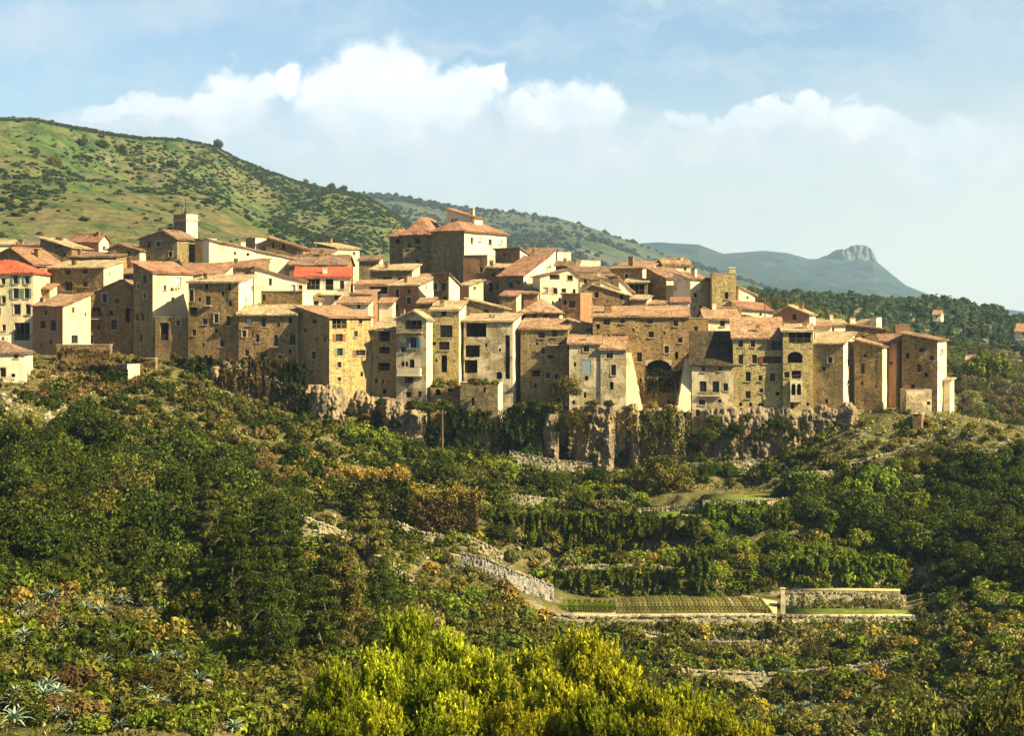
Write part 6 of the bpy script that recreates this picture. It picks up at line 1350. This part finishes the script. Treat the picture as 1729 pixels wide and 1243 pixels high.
# grass and ground cover, one mass
def cover(n, seed):
    r = np.random.default_rng(seed); px = r.uniform(-60, 1800, n); py = 600+643*r.random(n)**0.9; Ysamp = np.arange(80, 330, 1.0)
    P = []; bins = {}
    for i in range(n):
        k = (int(px[i]//12), int(py[i]//8))
        if k not in bins:
            q = ground_hit(k[0]*12+6, k[1]*8+4, 70, 318); bins[k] = None if q is None else q.y
        Y = bins[k]
        if Y is None: continue
        P.append((px[i], Y+r.uniform(-2.2, 2.2)))
    P = np.array(P); u = U(P[:, 0]); Y = P[:, 1]; x = u*Y
    fl = flatmask(x, Y) > 0.5; keep = ~(fl & (Y > 229.5) & (P[:, 0] > 850)); keep &= ~((P[:, 0] > 1085) & (P[:, 0] < 1300) & (Y > 263) & (Y < 281)); x, Y = x[keep], Y[keep]; z = gz(x, Y)
    m = len(x); per = 5; X = np.repeat(x, per)+r.standard_normal(m*per)*0.22; Yy = np.repeat(Y, per)+r.standard_normal(m*per)*0.22; hgt = np.repeat(0.08+0.35*np.clip(fbm(x/6, Y/6, 3)+0.5, 0, 1), per)
    Zz = np.repeat(z, per)+hgt*r.random(m*per)*1.6; D = r.standard_normal((m*per, 3)); D[:, 2] += 0.4
    pt = np.clip(np.repeat(fbm(x/9+40, Y/9, 4)+0.5, per)+0.18*r.standard_normal(m*per), 0, 1)
    C = np.stack([X, Yy, Zz], 1); sz = 0.07+0.0006*Yy
    V, Fc = leaves(C, D, sz, 0.4, r); g = pt
    a = g > 0.5
    V4 = V.reshape(-1, 4, 3)
    for nm, mk, mt, lab in (('grass', a, 'grass', 'dry yellow grass over the whole hillside'), ('ground_cover', ~a, 'olive', 'low olive green scrub covering the whole hillside')):
        k = mk.sum(); o = mesh_np(nm, V4[mk].reshape(-1, 3), np.arange(4*k).reshape(k, 4), LM[mt], tint=np.clip(0.5+0.25*r.standard_normal(k), 0, 1)); tag(o, lab, nm.replace('_', ' '), kind='stuff')
cover(30000, 77)
# loose pale rocks
def rocks(zones, seed):
    r = np.random.default_rng(seed); base = []; import_ico = None
    t = (1+5**0.5)/2; iv = np.array([(-1, t, 0), (1, t, 0), (-1, -t, 0), (1, -t, 0), (0, -1, t), (0, 1, t), (0, -1, -t), (0, 1, -t), (t, 0, -1), (t, 0, 1), (-t, 0, -1), (-t, 0, 1)])/1.9
    IF = np.array([(0, 11, 5), (0, 5, 1), (0, 1, 7), (0, 7, 10), (0, 10, 11), (1, 5, 9), (5, 11, 4), (11, 10, 2), (10, 7, 6), (7, 1, 8), (3, 9, 4), (3, 4, 2), (3, 2, 6), (3, 6, 8), (3, 8, 9), (4, 9, 5), (2, 4, 11), (6, 2, 10), (8, 6, 7), (9, 8, 1)])
    V = []; Fc = []; n = 0
    for (x0, x1, y0, y1, k, s0, s1) in zones:
        for _ in range(k):
            P = ground_hit(r.uniform(x0, x1), r.uniform(y0, y1))
            if P is None: continue
            s_ = r.uniform(s0, s1); v = iv*(1+0.35*r.standard_normal((12, 1)))*np.array([s_, s_*r.uniform(.6, 1.1), s_*r.uniform(.4, .9)]); an = r.uniform(0, 6.28); c, q = math.cos(an), math.sin(an)
            v = np.stack([v[:, 0]*c-v[:, 1]*q, v[:, 0]*q+v[:, 1]*c, v[:, 2]], 1)+np.array(P)+np.array([0, 0, 0.1*s_]); V.append(v); Fc.append(IF+n); n += 12
    o = mesh_np('rocks', np.concatenate(V), np.concatenate(Fc), M_rock); tag(o, 'pale limestone rocks strewn over the slopes', 'rocks', kind='stuff')
rocks([(1440, 1729, 690, 790, 130, .1, .38), (1380, 1729, 950, 1120, 170, .12, .5), (0, 130, 665, 710, 60, .2, .6), (640, 900, 930, 1010, 60, .15, .5), (420, 640, 870, 940, 50, .15, .5), (640, 760, 690, 750, 30, .4, 1.2), (1060, 1700, 1050, 1240, 120, .15, .5), (0, 420, 950, 1243, 80, .15, .5)], 5)
# near pines along the bottom edge
PN = [(688, 1018, 88, 'pine2'), (640, 1085, 84, 'pine1'), (560, 1110, 82, 'pine2'), (760, 1052, 90, 'pine1'), (725, 1120, 78, 'pine3'), (820, 1095, 86, 'pine2'), (905, 1082, 90, 'pine1'), (985, 1046, 84, 'pine3'), (940, 1130, 76, 'pine1'), (1045, 1110, 84, 'pine2'), (1010, 1160, 74, 'pine3'),
      (1100, 1150, 80, 'pine1'), (1165, 1152, 82, 'pine2'), (1215, 1185, 80, 'pine1'), (860, 1170, 74, 'pine3'), (640, 1175, 72, 'pine1'), (780, 1165, 74, 'pine2'), (1130, 1205, 74, 'pine1'), (560, 1190, 74, 'pine2'), (1270, 1212, 80, 'pine2')]
DESC = ['tallest at the left peak of the group', 'just left of the leftmost peak', 'lowest at the left end', 'slender, right of the left peak', 'broad, in front of the left peak', 'upright, in the gap at the middle', 'slim, left shoulder of the large one', 'largest, with a rounded top in the centre', 'short, in front of the largest', 'right shoulder of the largest', 'broad, at the bottom under the largest',
        'right slope, upper of two', 'isolated pointed top on the right', 'small, right of the isolated one', 'bottom edge, left of the largest', 'bottom edge, far left of the broad ones', 'bottom edge, under the slender one', 'bottom edge, right of the largest', 'bottom edge, left corner of the group', 'last and smallest at the right end']
for (px, py, Y, k), ds in zip(PN, DESC):
    x = U(px)*Y; g_ = gzf(x, Y); zt = (YH-py)*Y/F; H0 = {'pine1': 8.5, 'pine2': 8.0, 'pine3': 9.1}[k]; hh = zt-g_; s_ = hh/H0
    plant(k, (x, Y, g_), min(1.25, max(0.75, s_))*1.0, 'yellow green young pine: '+ds, 'pine tree', 'yellow green pines along the bottom edge', sz=s_)
for (px, py, Y, w, k) in ((1560, 1130, 96, 5.5, 'olive1'), (1640, 1120, 98, 6.0, 'dark3'), (1715, 1110, 96, 6.0, 'olive2'), (1600, 1190, 86, 5.0, 'dark3'), (1690, 1190, 84, 5.5, 'dark1'), (1530, 1210, 84, 4.0, 'olive1'), (1760, 1180, 88, 5, 'dark1')):
    x = U(px)*Y; g_ = gzf(x, Y); zt = (YH-py)*Y/F; b = NAT[k]; h0 = {'olive1': 3.4, 'olive2': 3.1, 'dark3': 4.2, 'dark1': 4.3}[k]
    plant(k, (x, Y, g_), w/b, '%s tree in the bottom right corner, %s' % (colour_of(k), {1560: 'upper left one', 1640: 'upper middle one', 1715: 'upper right one', 1600: 'lower middle one', 1690: 'lower right one', 1530: 'lower left one', 1760: 'half out of the frame'}[px]), 'tree', 'dark trees in the bottom right corner', sz=(zt-g_)/h0)

# ------------------------------------------------------------------ far vegetation
def far_proto(seed, n=38, rx=1.0, rz=0.8, leaf=0.42):
    r = np.random.default_rng(seed); P, D, T = crown_pts(n, 7, rx, rz, 0.4, r, bottom=-0.1); P[:, 2] += 0.25*rz; V, Fc = leaves(P, D, np.full(n, leaf), 0.7, r); return V, T
FP = [far_proto(s) for s in (1, 2, 3, 4)]
def far_scatter(name, pts, size, mat, label, seed, stretch=1.0):
    r = np.random.default_rng(seed); Vs = []; Ts = []
    for p, s in zip(pts, size):
        V, T = FP[r.integers(0, 4)]; an = r.uniform(0, 6.28); c, q = math.cos(an), math.sin(an); v = V*s*np.array([1, 1, stretch])
        Vs.append(np.stack([v[:, 0]*c-v[:, 1]*q, v[:, 0]*q+v[:, 1]*c, v[:, 2]], 1)+p); Ts.append(np.clip(T+r.uniform(-.2, .2), 0, 1))
    V = np.concatenate(Vs); o = mesh_np(name, V, np.arange(len(V)).reshape(-1, 4), LM[mat], tint=np.concatenate(Ts)); tag(o, label, name.replace('_', ' '), kind='stuff')
def hill_scatter(hname, n, dens, s0, s1, seed, tmax=1.0):
    r = np.random.default_rng(seed); px = r.uniform(-150, 1800, n); t = r.random(n)**0.75*tmax; x, Y, Z = hill_pt(hname, np.clip(px, HILLS[hname][0][0]+1, HILLS[hname][0][-1]-1), t)
    py = YH-F*Z/Y; d = dens(px, py, x, Y); k = (r.random(n) < d); s = r.uniform(s0, s1, n)*(0.6+0.8*r.random(n)**2)
    return np.stack([x, Y, Z], 1)[k], s[k]
def d_left(px, py, x, Y):
    m = fbm(x/90, Y/90, 4); base = 0.05+0.22*np.clip(m*3, 0, 1)
    cz = np.exp(-(((px-360)/120)**2+((py-(292+0.16*(px-330)))/24)**2))*1.3              # plantation
    rt = 0.6*((px > 455) & (py > 320-0.02*(px-455)) & (py < 430))*np.clip(0.6+m*2.2, 0, 1)
    bl = np.exp(-(((px-170)/50)**2+((py-265)/14)**2))*0.8+np.exp(-(((px-80)/40)**2+((py-295)/10)**2))*0.7+0.5*np.exp(-(((px-40)/50)**2+((py-330)/30)**2))
    fieldz = 1-np.exp(-(((px-385)/45)**2+((py-375)/22)**2))
    return np.clip(base+cz+rt+bl, 0, 1)*np.clip(fieldz, 0, 1)
p, s_ = hill_scatter('left', 110000, d_left, 0.7, 1.9, 1); far_scatter('hill_scrub', p, s_, 'far', 'dark scrub and young woods on the left hill', 1, 0.6)
p, s_ = hill_scatter('middle', 30000, lambda px, py, x, Y: np.clip(0.12+1.3*fbm(x/180, Y/180, 4), 0, 1)*((px > 550) & (px < 1500)), 2.5, 5, 2, 1.0); far_scatter('hill_scrub', p, s_, 'far', 'scrub over the middle hill', 2)
# single round trees standing out on the left hill
HT = [(88, 284, 6.5), (368, 250, 6), (345, 279, 5), (172, 248, 4.5), (205, 258, 5), (140, 245, 4), (60, 262, 4.5), (290, 283, 4), (515, 312, 5), (560, 318, 4.5), (530, 315, 4), (580, 322, 4.5)]
ft = None
for i, (px, py, w) in enumerate(HT):
    ts = np.linspace(0.02, 1, 300); x, Y, Z = hill_pt('left', np.full(300, px), ts); k = int(np.argmin(np.abs(YH-F*Z/Y-py))); key = 'dark1' if i % 2 else 'olive1'
    plant(key, (float(x[k]), float(Y[k]), float(Z[k])-0.5), w/4.6*1.6, 'lone dark round tree on the open left hill, %s from the left' % ordw(1+sum(1 for q in HT if q[0] < px)), 'tree', 'lone trees on the left hill')
# olive grove on the slope behind the village at the right: the nearest ones singly
r = np.random.default_rng(8); cand = []
px = r.uniform(1240, 2180, 9000); t = r.random(9000)**1.1*0.98+0.01; x, Y, Z = hill_pt('slope', px, t); py = YH-F*Z/Y
ok = (py < 735) & ~((px < 1590) & (py > 590)); ok &= ~((np.abs(px-1715) < 22) & (np.abs(py-532) < 9)); keep = []
for i in np.nonzero(ok)[0]:
    if all((x[i]-x[j])**2+((Y[i]-Y[j])*0.8)**2 > 5.0**2 for j in keep): keep.append(i)
keep = sorted(keep, key=lambda i: Y[i]+(5000 if px[i] > 1745 else 0)); near, farr = keep[:280], keep[280:]
SLOPE = []
for i in near:
    k = ['dark1', 'olive1', 'dark2', 'olive2', 'olive1', 'dark3', 'rust', 'lime'][r.integers(0, 8)]; w = r.uniform(5.0, 8.0)
    o_ = plant(k, (float(x[i]), float(Y[i]), float(Z[i])-0.3), w/NAT[k], 'x', 'tree', 'trees on the wooded right slope'); SLOPE.append((CX+F*x[i]/Y[i], YH-F*Z[i]/Y[i], (o_, k)))
for (o_, k), lab in label_rows(SLOPE, 'on the wooded right slope', lambda q: 'rounded '+colour_of(q[1])+' tree'): o_['label'] = lab
if farr:
    q = np.array([(x[i], Y[i], Z[i]) for i in farr]); far_scatter('olive_grove', q, r.uniform(2.6, 3.9, len(farr)), 'far', 'far part of the olive grove along the slope crest', 3)
for (px, pyb, hpx, lab) in ((1585, 572, 30, 'first and leftmost cypress in the row on the right slope'), (1603, 574, 30, 'second cypress in the row on the right slope'), (1627, 574, 30, 'third cypress in the row on the right slope'), (1658, 577, 30, 'fourth cypress in the row, left of the farmhouse'), (1709, 580, 36, 'fifth cypress, close beside the farmhouse'), (1354, 506, 14, 'tiny cypress on the crest above the orange gabled house'), (1400, 505, 12, 'tiny second cypress on the crest, left of the far peak')):
    ts = np.linspace(0.02, 1, 400); x_, Y_, Z_ = hill_pt('slope', np.full(400, px), ts); k = int(np.argmin(np.abs(YH-F*Z_/Y_-pyb))); Yc_ = float(Y_[k]); h = (pyb-(pyb-hpx))*Yc_/F
    plant('cypress', (float(x_[k]), Yc_, float(Z_[k])-0.2), max(0.8, h/8.0*0.9), lab, 'cypress', sz=h/8.0)
one('dark3', 1668, 640, 13, 'large bright green tree on the right slope below the cypresses', 'tree', Y=455)
# drop prototypes nothing used
for k, o in PROTO.items():
    if k not in USED:
        for ch in list(o.children): bpy.data.objects.remove(ch)
        bpy.data.objects.remove(o)
# ------------------------------------------------------------------ air
mh = bpy.data.materials.new('thin_air'); mh.use_nodes = True; nh = mh.node_tree; nh.nodes.clear()
pv = nh.nodes.new('ShaderNodeVolumePrincipled'); pv.inputs['Color'].default_value = (0.52, 0.78, 1.0, 1); pv.inputs['Density'].default_value = 0.8e-4; pv.inputs['Anisotropy'].default_value = 0.2
oh_ = nh.nodes.new('ShaderNodeOutputMaterial'); nh.links.new(pv.outputs[0], oh_.inputs['Volume'])
s = MB(); s.box(-9000, 9000, -1600, 9000, -300, 420); o = s.build('haze', mh); o['kind'] = 'stuff'; o.display_type = 'WIRE'
